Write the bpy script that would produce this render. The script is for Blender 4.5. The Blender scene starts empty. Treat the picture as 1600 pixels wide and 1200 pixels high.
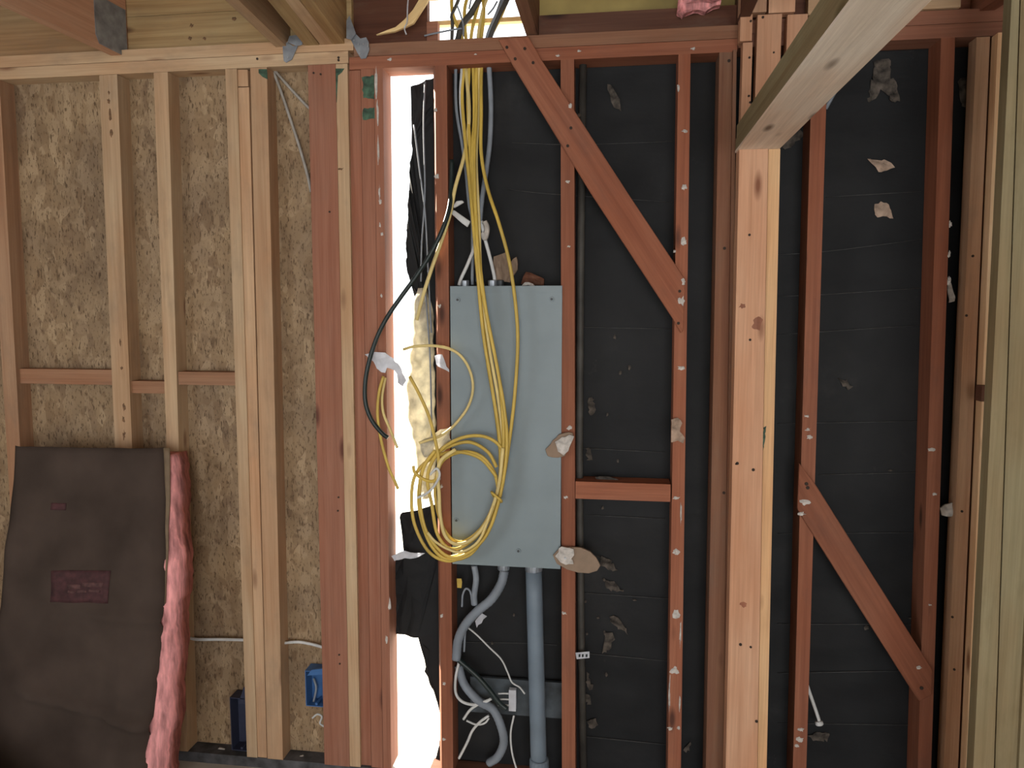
import bpy, bmesh, math, random
from mathutils import Vector, Matrix, noise
random.seed(7)
S = bpy.context.scene
COL = S.collection

# ------------------------------------------------------------------ camera
FPX = 1155.0
PITCH, YAW = math.radians(5.75), math.radians(7.9)
CAMZ = 1.703
cd = bpy.data.cameras.new('camera'); cam = bpy.data.objects.new('camera', cd); COL.objects.link(cam)
cd.sensor_width = 36.0; cd.lens = FPX*36/1600; cd.clip_start = .02
cam.location = (0, 0, CAMZ); cam.rotation_euler = (math.pi/2-PITCH, 0, YAW)
S.camera = cam
S.view_settings.view_transform = 'Standard'; S.view_settings.look = 'None'
S.view_settings.gamma = 1.0; S.view_settings.use_curve_mapping = False
S.view_settings.exposure = -0.08
# ------------------------------------------------------------------ sky and light
wd = bpy.data.worlds.new('sky'); S.world = wd; wd.use_nodes = True
bg = wd.node_tree.nodes['Background']
bg.inputs[0].default_value = (0.93, 0.97, 1.0, 1); bg.inputs[1].default_value = 3.2
sd = bpy.data.lights.new('sun', 'SUN'); sun = bpy.data.objects.new('sun', sd); COL.objects.link(sun)
sd.energy = 40.0; sd.angle = .01; sd.color = (1, .9, .74)
sun.rotation_euler = Vector((.62, -.42, -.40)).to_track_quat('-Z', 'Y').to_euler()
def area(name, loc, tgt, sx, sy, e, col):
    l = bpy.data.lights.new(name, 'AREA'); o = bpy.data.objects.new(name, l); COL.objects.link(o)
    l.shape = 'RECTANGLE'; l.size = sx; l.size_y = sy; l.energy = e; l.color = col
    o.location = loc; o.rotation_euler = (Vector(tgt)-Vector(loc)).to_track_quat('-Z', 'Y').to_euler()
    return o
# daylight through the open doorway behind the camera and a window in the side wall
area('doorway_daylight', (.75, -3.4, 1.45), (.05, 2.4, 1.3), 3.0, 2.2, 98, (1, .97, .93))
area('window_daylight', (-2.95, -.6, 1.55), (.4, 2.4, 1.2), 1.5, 1.3, 18, (.95, .98, 1))

# ------------------------------------------------------------------ pixel helpers (1600x1200 frame)
RM = Matrix.Rotation(YAW, 3, 'Z') @ Matrix.Rotation(math.pi/2-PITCH, 3, 'X')
C0 = Vector((0, 0, CAMZ))
def ray(px, py): return RM @ Vector(((px-800)/FPX, -(py-600)/FPX, -1))
def unp(px, py, Y):
    r = ray(px, py); return C0 + r*(Y/r.y)
def unz(px, py, z):
    r = ray(px, py); return C0 + r*((z-CAMZ)/r.z)
W = 2.45                                             # front face of the wall framing
BK = W+.089                                          # back of the studs
ZP = sum(unp(x, y, W).z for x, y in ((600, 102), (700, 98), (860, 95), (1000, 91), (1140, 86)))/5
ZPL = sum(unp(x, y, W).z for x, y in ((0, 122), (200, 113), (400, 106), (530, 103)))/4
ZB = .038; PT = .0405                               # bottom plate top, plate thickness
ZT = ZP+2*PT
print('plates', ZP, ZPL)

# ------------------------------------------------------------------ materials
def newmat(name):
    m = bpy.data.materials.new(name); m.use_nodes = True
    nt = m.node_tree; b = nt.nodes['Principled BSDF']
    return m, nt, b
def N(nt, t, **kw):
    n = nt.nodes.new(t)
    for k, v in kw.items(): setattr(n, k, v)
    return n
def ramp(nt, stops):
    r = N(nt, 'ShaderNodeValToRGB'); e = r.color_ramp.elements
    while len(e) < len(stops): e.new(.5)
    for i, (p, c) in enumerate(stops):
        e[i].position = p; e[i].color = (c[0], c[1], c[2], 1)
    return r
def mixc(nt, mode, f, a, b):
    m = N(nt, 'ShaderNodeMix', data_type='RGBA', blend_type=mode)
    for s, v in ((m.inputs[0], f), (m.inputs[6], a), (m.inputs[7], b)):
        if isinstance(v, (int, float)): s.default_value = v
        elif isinstance(v, tuple): s.default_value = (*v, 1)
        else: nt.links.new(v, s)
    return m.outputs[2]
def math_(nt, op, a, b=None):
    m = N(nt, 'ShaderNodeMath', operation=op)
    for s, v in ((m.inputs[0], a), (m.inputs[1], b)):
        if v is None: continue
        if isinstance(v, (int, float)): s.default_value = v
        else: nt.links.new(v, s)
    return m.outputs[0]
def mapped(nt, src, sc, rot=(0, 0, 0)):
    m = N(nt, 'ShaderNodeMapping'); m.inputs['Scale'].default_value = sc; m.inputs['Rotation'].default_value = rot
    nt.links.new(src, m.inputs['Vector']); return m.outputs[0]
def wood(name, base, dark, knot, rough=.75, knots=1.0, stain=.35, stainc=(.16, .13, .1)):
    m, nt, b = newmat(name); L = nt.links.new
    tc = N(nt, 'ShaderNodeTexCoord'); oi = N(nt, 'ShaderNodeObjectInfo')
    off = N(nt, 'ShaderNodeVectorMath', operation='SCALE'); off.inputs[0].default_value = (31, 17, 53); L(oi.outputs['Random'], off.inputs[3])
    add = N(nt, 'ShaderNodeVectorMath', operation='ADD'); L(tc.outputs['Object'], add.inputs[0]); L(off.outputs[0], add.inputs[1])
    P = add.outputs[0]
    vk = N(nt, 'ShaderNodeTexVoronoi'); vk.inputs['Scale'].default_value = 1; L(mapped(nt, P, (11, 11, 3.2)), vk.inputs['Vector'])
    sel = math_(nt, 'GREATER_THAN', N_sep(nt, vk.outputs['Color']), .45)
    kn = N(nt, 'ShaderNodeMapRange'); kn.inputs[1].default_value = .06; kn.inputs[2].default_value = .17; kn.inputs[3].default_value = 1; kn.inputs[4].default_value = 0
    L(vk.outputs['Distance'], kn.inputs[0]); knf = math_(nt, 'MULTIPLY', math_(nt, 'MULTIPLY', kn.outputs[0], sel), knots)
    # growth rings: wavy stretched noise
    n1 = N(nt, 'ShaderNodeTexNoise'); n1.inputs['Scale'].default_value = 1; n1.inputs['Detail'].default_value = 3; n1.inputs['Distortion'].default_value = .6
    L(mapped(nt, P, (42, 42, 1.3)), n1.inputs['Vector'])
    n2 = N(nt, 'ShaderNodeTexNoise'); n2.inputs['Scale'].default_value = 1; n2.inputs['Detail'].default_value = 4
    L(mapped(nt, P, (190, 190, 5)), n2.inputs['Vector'])
    n3 = N(nt, 'ShaderNodeTexNoise'); n3.inputs['Scale'].default_value = 1; n3.inputs['Detail'].default_value = 5; n3.inputs['Roughness'].default_value = .7
    L(mapped(nt, P, (9, 9, 3.5)), n3.inputs['Vector'])
    r1 = ramp(nt, [(.25, dark), (.6, base)]); L(n1.outputs['Fac'], r1.inputs[0])
    r2 = ramp(nt, [(.3, (.80, .78, .76)), (.7, (1.08, 1.08, 1.08))]); L(n2.outputs['Fac'], r2.inputs[0])
    c = mixc(nt, 'MULTIPLY', .6, r1.outputs[0], r2.outputs[0])
    n4 = N(nt, 'ShaderNodeTexNoise'); n4.inputs['Scale'].default_value = 1; n4.inputs['Detail'].default_value = 3
    L(mapped(nt, P, (7, 7, 2.0)), n4.inputs['Vector'])
    r4 = ramp(nt, [(.38, (1.06, 1.05, 1.05)), (.66, (.98, .84, .76))]); L(n4.outputs['Fac'], r4.inputs[0])
    c = mixc(nt, 'MULTIPLY', 1.0, c, r4.outputs[0])
    sr = ramp(nt, [(.52, (0, 0, 0)), (.75, (1, 1, 1))]); L(n3.outputs['Fac'], sr.inputs[0])
    c = mixc(nt, 'MIX', math_(nt, 'MULTIPLY', sr.outputs[0], stain), c, stainc)
    c = mixc(nt, 'MIX', knf, c, knot)
    hv = N(nt, 'ShaderNodeHueSaturation'); L(c, hv.inputs['Color'])
    L(math_(nt, 'ADD', math_(nt, 'MULTIPLY', oi.outputs['Random'], .28), .86), hv.inputs['Value'])
    L(hv.outputs[0], b.inputs['Base Color']); b.inputs['Roughness'].default_value = rough
    b.inputs['Specular IOR Level'].default_value = .25
    bp = N(nt, 'ShaderNodeBump'); bp.inputs['Strength'].default_value = .35; bp.inputs['Distance'].default_value = .002
    L(n2.outputs['Fac'], bp.inputs['Height']); L(bp.outputs[0], b.inputs['Normal'])
    return m
def N_sep(nt, col):
    s = N(nt, 'ShaderNodeSeparateColor'); nt.links.new(col, s.inputs[0]); return s.outputs[0]
def plain(name, col, rough=.6, metal=0, var=.12, scale=25, bump=0, spec=.4, trans=0, det=4, stretch=None):
    m, nt, b = newmat(name); L = nt.links.new
    tc = N(nt, 'ShaderNodeTexCoord'); n = N(nt, 'ShaderNodeTexNoise'); n.inputs['Scale'].default_value = scale; n.inputs['Detail'].default_value = det
    L(mapped(nt, tc.outputs['Object'], stretch) if stretch else tc.outputs['Object'], n.inputs['Vector'])
    lo = tuple(max(0, c*(1-var*1.6)) for c in col); hi = tuple(c*(1+var) for c in col)
    r = ramp(nt, [(.3, lo), (.7, hi)]); L(n.outputs['Fac'], r.inputs[0]); L(r.outputs[0], b.inputs['Base Color'])
    b.inputs['Roughness'].default_value = rough; b.inputs['Metallic'].default_value = metal
    b.inputs['Specular IOR Level'].default_value = spec
    if bump:
        bp = N(nt, 'ShaderNodeBump'); bp.inputs['Strength'].default_value = bump; bp.inputs['Distance'].default_value = .004
        L(n.outputs['Fac'], bp.inputs['Height']); L(bp.outputs[0], b.inputs['Normal'])
    if trans:
        t = N(nt, 'ShaderNodeBsdfTranslucent'); L(r.outputs[0], t.inputs[0])
        mx = N(nt, 'ShaderNodeMixShader'); mx.inputs[0].default_value = trans
        L(b.outputs[0], mx.inputs[1]); L(t.outputs[0], mx.inputs[2]); L(mx.outputs[0], nt.nodes['Material Output'].inputs[0])
    return m
M = {}
M['pine'] = wood('pine', (.47, .345, .22), (.40, .28, .168), (.2, .1, .055))
M['pine_warm'] = wood('pine_warm', (.48, .325, .20), (.40, .255, .15), (.2, .1, .055))
M['pine_lit'] = wood('pine_lit', (.86, .62, .38), (.76, .52, .30), (.3, .14, .07), stain=.15, stainc=(.55, .36, .2))  # lighter pine; warm light on the corner stud is put into the colour
M['pine_pink'] = wood('pine_pink', (.44, .275, .17), (.36, .21, .125), (.18, .07, .035))
M['pine_rough'] = wood('pine_rough', (.44, .33, .17), (.31, .21, .10), (.10, .05, .025), knots=1.2)
M['fir_new'] = wood('fir_new', (.31, .145, .095), (.25, .105, .065), (.12, .045, .03), stain=.2)
M['fir_red'] = wood('fir_red', (.27, .108, .062), (.205, .075, .043), (.075, .03, .02), stain=.45, stainc=(.14, .068, .05))
M['fir_block'] = wood('fir_block', (.33, .19, .115), (.27, .145, .085), (.12, .05, .03))
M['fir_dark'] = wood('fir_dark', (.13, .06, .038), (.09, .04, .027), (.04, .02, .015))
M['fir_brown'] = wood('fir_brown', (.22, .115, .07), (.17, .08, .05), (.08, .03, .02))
M['post'] = wood('post', (.58, .35, .225), (.50, .285, .175), (.22, .09, .05), stain=.2, stainc=(.42, .22, .13))
M['post_edge'] = wood('post_edge', (.72, .47, .26), (.62, .39, .21), (.25, .12, .05), stain=.2, stainc=(.4, .25, .13))
M['beam'] = wood('beam', (.78, .71, .61), (.69, .61, .51), (.2, .14, .1), stain=.3, stainc=(.5, .42, .32))  # pale tone holds the light falling on the beam underside
M['treated'] = wood('treated', (.245, .212, .125), (.20, .17, .095), (.12, .09, .04), stain=.6, stainc=(.15, .115, .055))
M['splinter'] = wood('splinter', (.75, .58, .3), (.6, .42, .2), (.3, .2, .1), knots=0)

def osb_mat():
    m, nt, b = newmat('osb'); L = nt.links.new
    tc = N(nt, 'ShaderNodeTexCoord'); P = tc.outputs['Object']
    dn = N(nt, 'ShaderNodeTexNoise'); dn.inputs['Scale'].default_value = 9; L(P, dn.inputs['Vector'])
    dv = N(nt, 'ShaderNodeVectorMath', operation='SCALE'); dv.inputs[3].default_value = .05; L(dn.outputs['Color'], dv.inputs[0])
    ad = N(nt, 'ShaderNodeVectorMath', operation='ADD'); L(P, ad.inputs[0]); L(dv.outputs[0], ad.inputs[1]); Q = ad.outputs[0]
    cols = None; fac = None
    pal = [(0, (.225, .146, .083)), (.3, (.315, .22, .13)), (.5, (.25, .17, .10)), (.75, (.39, .282, .175)), (1, (.21, .138, .082))]
    for i, (sx, sz, rot) in enumerate(((34, 11, .15), (26, 12, -.9), (30, 9, 1.0))):
        v = N(nt, 'ShaderNodeTexVoronoi'); v.inputs['Scale'].default_value = 1
        L(mapped(nt, Q, (sx, 1, sz), (0, rot, 0)), v.inputs['Vector'])
        r = ramp(nt, pal); L(N_sep(nt, v.outputs['Color']), r.inputs[0])
        if cols is None: cols = r.outputs[0]
        else:
            n = N(nt, 'ShaderNodeTexNoise'); n.inputs['Scale'].default_value = 7+4*i; L(P, n.inputs['Vector'])
            s = ramp(nt, [(.47, (0, 0, 0)), (.53, (1, 1, 1))]); L(n.outputs['Fac'], s.inputs[0])
            cols = mixc(nt, 'MIX', s.outputs[0], cols, r.outputs[0])
    for i, (sx, sz, rot, th, w) in enumerate(((85, 30, .7, .645, .8), (110, 26, -.45, .645, .8), (150, 60, 1.2, .63, .75), (36, 14, .3, .665, .5), (140, 40, -1.0, .64, .7))):
        n = N(nt, 'ShaderNodeTexNoise'); n.inputs['Scale'].default_value = 1; n.inputs['Detail'].default_value = 3
        L(mapped(nt, P, (sx, 1, sz), (0, rot, 0)), n.inputs['Vector'])
        s = ramp(nt, [(th-.03, (0, 0, 0)), (th+.03, (w, w, w))]); L(n.outputs['Fac'], s.inputs[0])
        cols = mixc(nt, 'MIX', s.outputs[0], cols, (.085, .05, .025))
    g = N(nt, 'ShaderNodeTexNoise'); g.inputs['Scale'].default_value = 3.5; g.inputs['Detail'].default_value = 3; L(P, g.inputs['Vector'])
    gr = ramp(nt, [(.35, (.66, .65, .66)), (.65, (1.06, 1.05, 1.0))]); L(g.outputs['Fac'], gr.inputs[0])
    cols = mixc(nt, 'MULTIPLY', .8, cols, gr.outputs[0])
    L(cols, b.inputs['Base Color']); b.inputs['Roughness'].default_value = .7; b.inputs['Specular IOR Level'].default_value = .3
    f = N(nt, 'ShaderNodeTexNoise'); f.inputs['Scale'].default_value = 1; f.inputs['Detail'].default_value = 4; L(mapped(nt, Q, (60, 1, 25), (0, .4, 0)), f.inputs['Vector'])
    bp = N(nt, 'ShaderNodeBump'); bp.inputs['Strength'].default_value = .5; bp.inputs['Distance'].default_value = .003
    L(f.outputs['Fac'], bp.inputs['Height']); L(bp.outputs[0], b.inputs['Normal'])
    return m
M['osb'] = osb_mat()
def felt_mat():
    m, nt, b = newmat('felt_paper'); L = nt.links.new
    tc = N(nt, 'ShaderNodeTexCoord'); P = tc.outputs['Object']
    n = N(nt, 'ShaderNodeTexNoise'); n.inputs['Scale'].default_value = 3; n.inputs['Detail'].default_value = 6; n.inputs['Roughness'].default_value = .65; L(P, n.inputs['Vector'])
    r = ramp(nt, [(.3, (.008, .0088, .0102)), (.62, (.0155, .0162, .0175)), (.8, (.03, .03, .03))]); L(n.outputs['Fac'], r.inputs[0])
    # dried plaster dust streaks
    n2 = N(nt, 'ShaderNodeTexNoise'); n2.inputs['Scale'].default_value = 1; n2.inputs['Detail'].default_value = 7; n2.inputs['Roughness'].default_value = .75
    L(mapped(nt, P, (9, 3, 5)), n2.inputs['Vector'])
    s = ramp(nt, [(.66, (0, 0, 0)), (.8, (.45, .45, .45))]); L(n2.outputs['Fac'], s.inputs[0])
    c = mixc(nt, 'MIX', s.outputs[0], r.outputs[0], (.09, .085, .078))
    L(c, b.inputs['Base Color']); b.inputs['Roughness'].default_value = .66; b.inputs['Specular IOR Level'].default_value = .2
    w = N(nt, 'ShaderNodeTexNoise'); w.inputs['Scale'].default_value = 1; w.inputs['Detail'].default_value = 5; L(mapped(nt, P, (7, 3, 14)), w.inputs['Vector'])
    bp = N(nt, 'ShaderNodeBump'); bp.inputs['Strength'].default_value = .35; bp.inputs['Distance'].default_value = .010
    L(w.outputs['Fac'], bp.inputs['Height']); L(bp.outputs[0], b.inputs['Normal'])
    return m
M['felt'] = felt_mat()
M['panel_grey'] = plain('panel_grey', (.19, .238, .262), .45, var=.06, scale=6)
M['dark_metal'] = plain('dark_metal', (.05, .055, .06), .5, .3)
M['galv'] = plain('galvanised', (.30, .33, .37), .42, .55, var=.2, scale=30)
M['steel'] = plain('steel', (.45, .47, .5), .35, .8)
M['yellow'] = plain('yellow_cable', (.55, .385, .075), .5, var=.16, scale=9)
M['yellow_pale'] = plain('yellow_cable_pale', (.64, .51, .21), .5, var=.12, scale=9)
M['white'] = plain('white_cable', (.55, .56, .56), .5, var=.08)
M['grey'] = plain('grey_cable', (.22, .25, .29), .55, var=.1)
M['pipe'] = plain('pipe_grey', (.15, .195, .245), .5, var=.12, scale=7)
M['flex'] = plain('flex_grey', (.19, .22, .26), .55, var=.12, scale=12)
M['dull_cable'] = plain('dull_cable', (.34, .32, .29), .6, var=.15)
M['old_pipe'] = plain('old_pipe', (.055, .052, .046), .6, var=.3, scale=12)
M['black'] = plain('black_cable', (.012, .022, .022), .4, var=.1)
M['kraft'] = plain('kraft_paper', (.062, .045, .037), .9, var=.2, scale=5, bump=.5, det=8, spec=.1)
M['kraft_edge'] = plain('kraft_edge', (.16, .11, .065), .7)
M['label_red'] = plain('label_red', (.058, .02, .022), .8, var=.3, scale=40)
M['label_ink'] = plain('label_ink', (.085, .038, .037), .8, var=.3, scale=60)
M['pink'] = plain('pink_fiberglass', (.70, .31, .31), .95, var=.38, scale=22, bump=1.0, spec=.1, det=8, stretch=(2.2, 2.2, .35))
M['blue'] = plain('blue_plastic', (.045, .13, .32), .45, var=.08)
M['navy'] = plain('navy_plastic', (.03, .035, .065), .5, var=.08)
M['plaster'] = plain('plaster', (.50, .47, .44), .9, var=.2, scale=60, bump=.6)
M['drywall_paper'] = plain('drywall_paper', (.245, .175, .125), .85, var=.08)
M['tan_paper'] = plain('tan_paper', (.34, .245, .185), .85, var=.3, scale=40)
M['smear'] = plain('dried_mud', (.072, .06, .05), .9, var=.65, scale=38, det=9)
M['foam'] = plain('foam', (.66, .62, .50), .9, var=.25, scale=25, bump=.8, trans=.4, spec=.1)
M['tape'] = plain('white_tape', (.72, .74, .80), .6, var=.1, trans=.35)
M['wire'] = plain('line_wire', (.06, .06, .06), .6, var=.3)
M['green_paint'] = plain('green_paint', (.045, .095, .06), .7, var=.5, scale=45)
M['bark'] = plain('bark', (.17, .095, .05), .9, var=.4, scale=60)
M['hole'] = plain('nail_rust', (.03, .018, .012), .8)
M['floor'] = plain('floor_slab', (.50, .47, .42), .85, var=.25, scale=6, bump=.3)
M['dust'] = plain('plate_dust_shade', (.075, .075, .08), .9, var=.4, scale=20)  # dust, darkened further so the plate's shade is in the colour
M['ply'] = wood('ply', (.34, .235, .13), (.25, .165, .085), (.12, .06, .03))
M['ply_yellow'] = plain('ply_yellow', (.34, .26, .09), .7, var=.25, scale=5)
M['gravel'] = plain('pale_gravel', (.62, .60, .55), .9, var=.2, scale=9)
M['dark_raceway'] = plain('dark_raceway', (.055, .068, .08), .6, var=.4, scale=14)
M['tarp'] = plain('blue_tarp', (.08, .17, .26), .5, var=.2)
M['drywall'] = plain('drywall_board', (.36, .345, .32), .85, var=.06, scale=4)

# ------------------------------------------------------------------ object helpers
def link(name, me, mat, parent=None, mw=None):
    o = bpy.data.objects.new(name, me); COL.objects.link(o)
    if mat is not None: me.materials.append(M[mat] if isinstance(mat, str) else mat)
    if mw is not None: o.matrix_basis = mw
    if parent is not None:
        o.parent = parent
        pm = parent.matrix_basis if parent.parent is None else parent.parent.matrix_basis @ parent.matrix_parent_inverse @ parent.matrix_basis
        o.matrix_parent_inverse = pm.inverted()
    return o
def tag(o, label, cat, group=None):
    o['label'] = label; o['category'] = cat
    if group: o['group'] = group
    return o
def struct(o, label=None, cat=None):
    o['kind'] = 'structure'
    if label: o['label'] = label
    if cat: o['category'] = cat
    return o
def smooth(me):
    for p in me.polygons: p.use_smooth = True
def from_bm(bm, name, bevel=0, seg=1):
    if bevel:
        es = [e for e in bm.edges if len(e.link_faces) == 2 and e.calc_face_angle(0) > .5]
        bmesh.ops.bevel(bm, geom=es, offset=bevel, segments=seg, affect='EDGES', clamp_overlap=True)
    bmesh.ops.recalc_face_normals(bm, faces=bm.faces)
    me = bpy.data.meshes.new(name); bm.to_mesh(me); bm.free(); return me
def hexa(name, co, mat, parent=None, bevel=.003, mw=None, seg=1):
    """co: 8 points, bottom ring of four then top ring of four, world; mw: object frame"""
    mw = mw or Matrix.Translation(sum((Vector(c) for c in co[:4]), Vector())/4)
    inv = mw.inverted(); bm = bmesh.new()
    v = [bm.verts.new(inv @ Vector(c)) for c in co]
    for f in ((3, 2, 1, 0), (4, 5, 6, 7), (0, 1, 5, 4), (1, 2, 6, 5), (2, 3, 7, 6), (3, 0, 4, 7)): bm.faces.new([v[i] for i in f])
    return link(name, from_bm(bm, name, bevel, seg), mat, parent, mw)
def box(name, x0, x1, y0, y1, z0, z1, mat, parent=None, bevel=.003, seg=1, grain='z'):
    co = [(x0, y0, z0), (x1, y0, z0), (x1, y1, z0), (x0, y1, z0), (x0, y0, z1), (x1, y0, z1), (x1, y1, z1), (x0, y1, z1)]
    c = Vector(((x0+x1)/2, (y0+y1)/2, z0)); mw = Matrix.Translation(c)
    if grain == 'x': mw = mw @ Matrix.Rotation(math.pi/2, 4, 'Y')
    if grain == 'y': mw = mw @ Matrix.Rotation(math.pi/2, 4, 'X')
    return hexa(name, co, mat, parent, bevel, mw, seg)
def stud(name, label, a, b, mat, Y=W, depth=.089, zt=None, zb=ZB, cat='stud', parent=None, bevel=.003):
    la, ra, lb, rb = unp(a[0], a[2], Y), unp(a[1], a[2], Y), unp(b[0], b[2], Y), unp(b[1], b[2], Y)
    zt = ZP if zt is None else zt
    def at(p, q, z): return p.x+(q.x-p.x)*(z-p.z)/(q.z-p.z)
    co = []
    for z in (zb, zt):
        l, r = at(la, lb, z), at(ra, rb, z)
        co += [(l, Y, z), (r, Y, z), (r, Y+depth, z), (l, Y+depth, z)]
    o = hexa(name, co, mat, parent, bevel)
    if label: tag(o, label, cat)
    return o
def prism(name, poly, Y, depth, mat, parent=None, grain=None, bevel=.002, wob=0, front=0):
    """pixel outline on the plane y=Y, given real thickness behind it"""
    P = [unp(x, y, Y) for x, y in poly]
    c = sum(P, Vector())/len(P)
    ang = 0
    if grain: d = unp(*grain[1], Y)-unp(*grain[0], Y); ang = math.atan2(d.x, d.z)
    mw = Matrix.Translation(c) @ Matrix.Rotation(ang, 4, 'Y'); inv = mw.inverted(); bm = bmesh.new()
    def w(p): return wob*(noise.noise(p*40)) if wob else 0
    f = [bm.verts.new(inv @ (p+Vector((0, -front+w(p), 0)))) for p in P]; k = [bm.verts.new(inv @ (p+Vector((0, depth+w(p), 0)))) for p in P]
    bm.faces.new(f); bm.faces.new(k[::-1]); n = len(P)
    for i in range(n): bm.faces.new((f[i], k[i], k[(i+1) % n], f[(i+1) % n]))
    bmesh.ops.recalc_face_normals(bm, faces=bm.faces)
    return link(name, from_bm(bm, name, bevel), mat, parent, mw)
def rough_poly(poly, step=4, amp=1.5, seed=0):
    """torn edge: subdivide a pixel outline and jitter it"""
    rnd = random.Random(seed); out = []
    for i in range(len(poly)):
        (x0, y0), (x1, y1) = poly[i], poly[(i+1) % len(poly)]
        n = max(1, int(math.hypot(x1-x0, y1-y0)/step))
        for k in range(n):
            t = k/n; out.append((x0+(x1-x0)*t+rnd.uniform(-amp, amp), y0+(y1-y0)*t+rnd.uniform(-amp, amp)))
    return out
def crumpled(name, poly, Y, mat, amp=.012, thick=.0015, parent=None, step=5, jit=1.2, seed=0, freq=35, shift=0):
    """torn sheet: outline filled with a grid, crumpled in depth, with real thickness"""
    pl = rough_poly(poly, step, jit, seed); P = [unp(x, y, Y) for x, y in pl]
    c = sum(P, Vector())/len(P); bm = bmesh.new()
    v = [bm.verts.new(p-c) for p in P]; fc = bm.faces.new(v)
    bmesh.ops.triangulate(bm, faces=[fc])
    for _ in range(2):
        es = [e for e in bm.edges if e.calc_length() > .012]
        if not es: break
        bmesh.ops.subdivide_edges(bm, edges=es, cuts=1); bmesh.ops.triangulate(bm, faces=bm.faces)
    for q in bm.verts:
        q.co.y += amp*noise.noise(q.co*freq+Vector((seed*3.1, 0, 0))) + shift
    r = bmesh.ops.extrude_face_region(bm, geom=list(bm.faces))
    for e in r['geom']:
        if isinstance(e, bmesh.types.BMVert): e.co.y += thick
    return link(name, from_bm(bm, name), mat, parent, Matrix.Translation(c))
def catmull(P, n=7):
    P = [Vector(p) for p in P]; Q = [P[0]*2-P[1]]+P+[P[-1]*2-P[-2]]; out = []
    for i in range(1, len(Q)-2):
        a, b, c, d = Q[i-1:i+3]
        for k in range(n):
            t = k/n
            out.append(.5*((2*b)+(c-a)*t+(2*a-5*b+4*c-d)*t*t+(3*b-a-3*c+d)*t**3))
    out.append(P[-1]); return out
def tube(name, P, r, mat, parent=None, sides=8, n=7, flat=1.0, taper=None, ribs=0, smoothp=True):
    pts = catmull(P, n) if smoothp else [Vector(p) for p in P]
    c = pts[-1].copy(); bm = bmesh.new(); rings = []; up = Vector((0, 1, 0))
    for i, p in enumerate(pts):
        t = (pts[min(i+1, len(pts)-1)]-pts[max(i-1, 0)]).normalized()
        u = (up-t*up.dot(t))
        if u.length < .2: u = (Vector((1, 0, 0))-t*t.x)
        u.normalize(); up = u; s = t.cross(u)
        rr = r*(1+(ribs if i % 2 else 0))
        if taper: rr *= 1+(taper-1)*i/(len(pts)-1)
        rings.append([bm.verts.new(p-c+u*math.cos(a)*rr*flat+s*math.sin(a)*rr) for a in (2*math.pi*k/sides for k in range(sides))])
    for a, b in zip(rings, rings[1:]):
        for k in range(sides): bm.faces.new((a[k], a[(k+1) % sides], b[(k+1) % sides], b[k]))
    bm.faces.new(rings[0][::-1]); bm.faces.new(rings[-1])
    me = from_bm(bm, name); smooth(me)
    return link(name, me, mat, parent, Matrix.Translation(c))
def ppath(pts, Y):
    return [unp(p[0], p[1], p[2] if len(p) > 2 else Y) for p in pts]
def cyl(name, c, axis, r, h, mat, parent=None, seg=14, bevel=0):
    bm = bmesh.new(); bmesh.ops.create_cone(bm, cap_ends=True, segments=seg, radius1=r, radius2=r, depth=h)
    mw = Matrix.Translation(c) @ Vector(axis).to_track_quat('Z', 'Y').to_matrix().to_4x4()
    return link(name, from_bm(bm, name, bevel), mat, parent, mw)
def crumb(parent, px, py, Y, w, h, mat='plaster', name='plaster_spot', d=.004):
    bm = bmesh.new(); bmesh.ops.create_icosphere(bm, subdivisions=2, radius=1)
    c = unp(px, py, Y); s = Y/FPX*1.05
    for v in bm.verts:
        k = .85+.95*noise.noise(v.co*1.9+Vector((px, py, 0))*.37)
        v.co = Vector((v.co.x*w/2*s*k, v.co.y*d*k, v.co.z*h/2*s*k))
    return link(name, from_bm(bm, name), mat, parent, Matrix.Translation(c))
def nail(parent, px, py, Y, r=.0032, mat='hole', name='nail_head'):
    return cyl(name, unp(px, py, Y-.0006), (0, 1, 0), r, .003, mat, parent, seg=8)

# ------------------------------------------------------------------ the setting
XW, XE, YS = -3.1, 3.1, -3.6
o = box('floor', XW, XE, YS, BK+.02, -.1, 0, 'floor', bevel=0); struct(o, 'dusty grey floor slab under the framed wall', 'floor')
o = box('ground', -40, 40, BK+.03, 60, -.25, -.15, 'gravel', bevel=0); struct(o, 'bright pale ground outside beyond the gap', 'ground')
o = box('ceiling', XW, XE, YS, BK+.35, ZT+.30, ZT+.33, 'ply', bevel=0, grain='y'); struct(o, 'plywood deck above the joists', 'ceiling')
def side_wall(name, bands, label):
    e = bpy.data.objects.new(name, None); COL.objects.link(e); struct(e, label, 'wall')
    for b in bands: box('wall_board', *b, 'drywall', e, bevel=0)
    return e
zc = ZT+.30
side_wall('wall_side_left', [(XW-.1, XW, YS, -1.4, 0, zc), (XW-.1, XW, .2, BK, 0, zc), (XW-.1, XW, -1.4, .2, 0, .85), (XW-.1, XW, -1.4, .2, 2.25, zc)], 'side wall with a window opening left of the room')
side_wall('wall_side_right', [(XE, XE+.1, YS, BK, 0, zc)], 'plain side wall right of the room')
side_wall('wall_behind', [(XW, -.85, YS-.1, YS, 0, zc), (2.35, XE, YS-.1, YS, 0, zc), (-.85, 2.35, YS-.1, YS, 2.65, zc)], 'wall with a wide doorway opposite the framed wall')

GX = unp(600, 600, W).x                              # left side of the gap
XH = unp(690, 600, BK).x
o = box('wall_left', XW, GX-.04, W+.066, W+.078, 0, ZPL, 'osb', bevel=0); struct(o, 'oriented strand board sheathing behind pale studs', 'wall')
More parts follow.
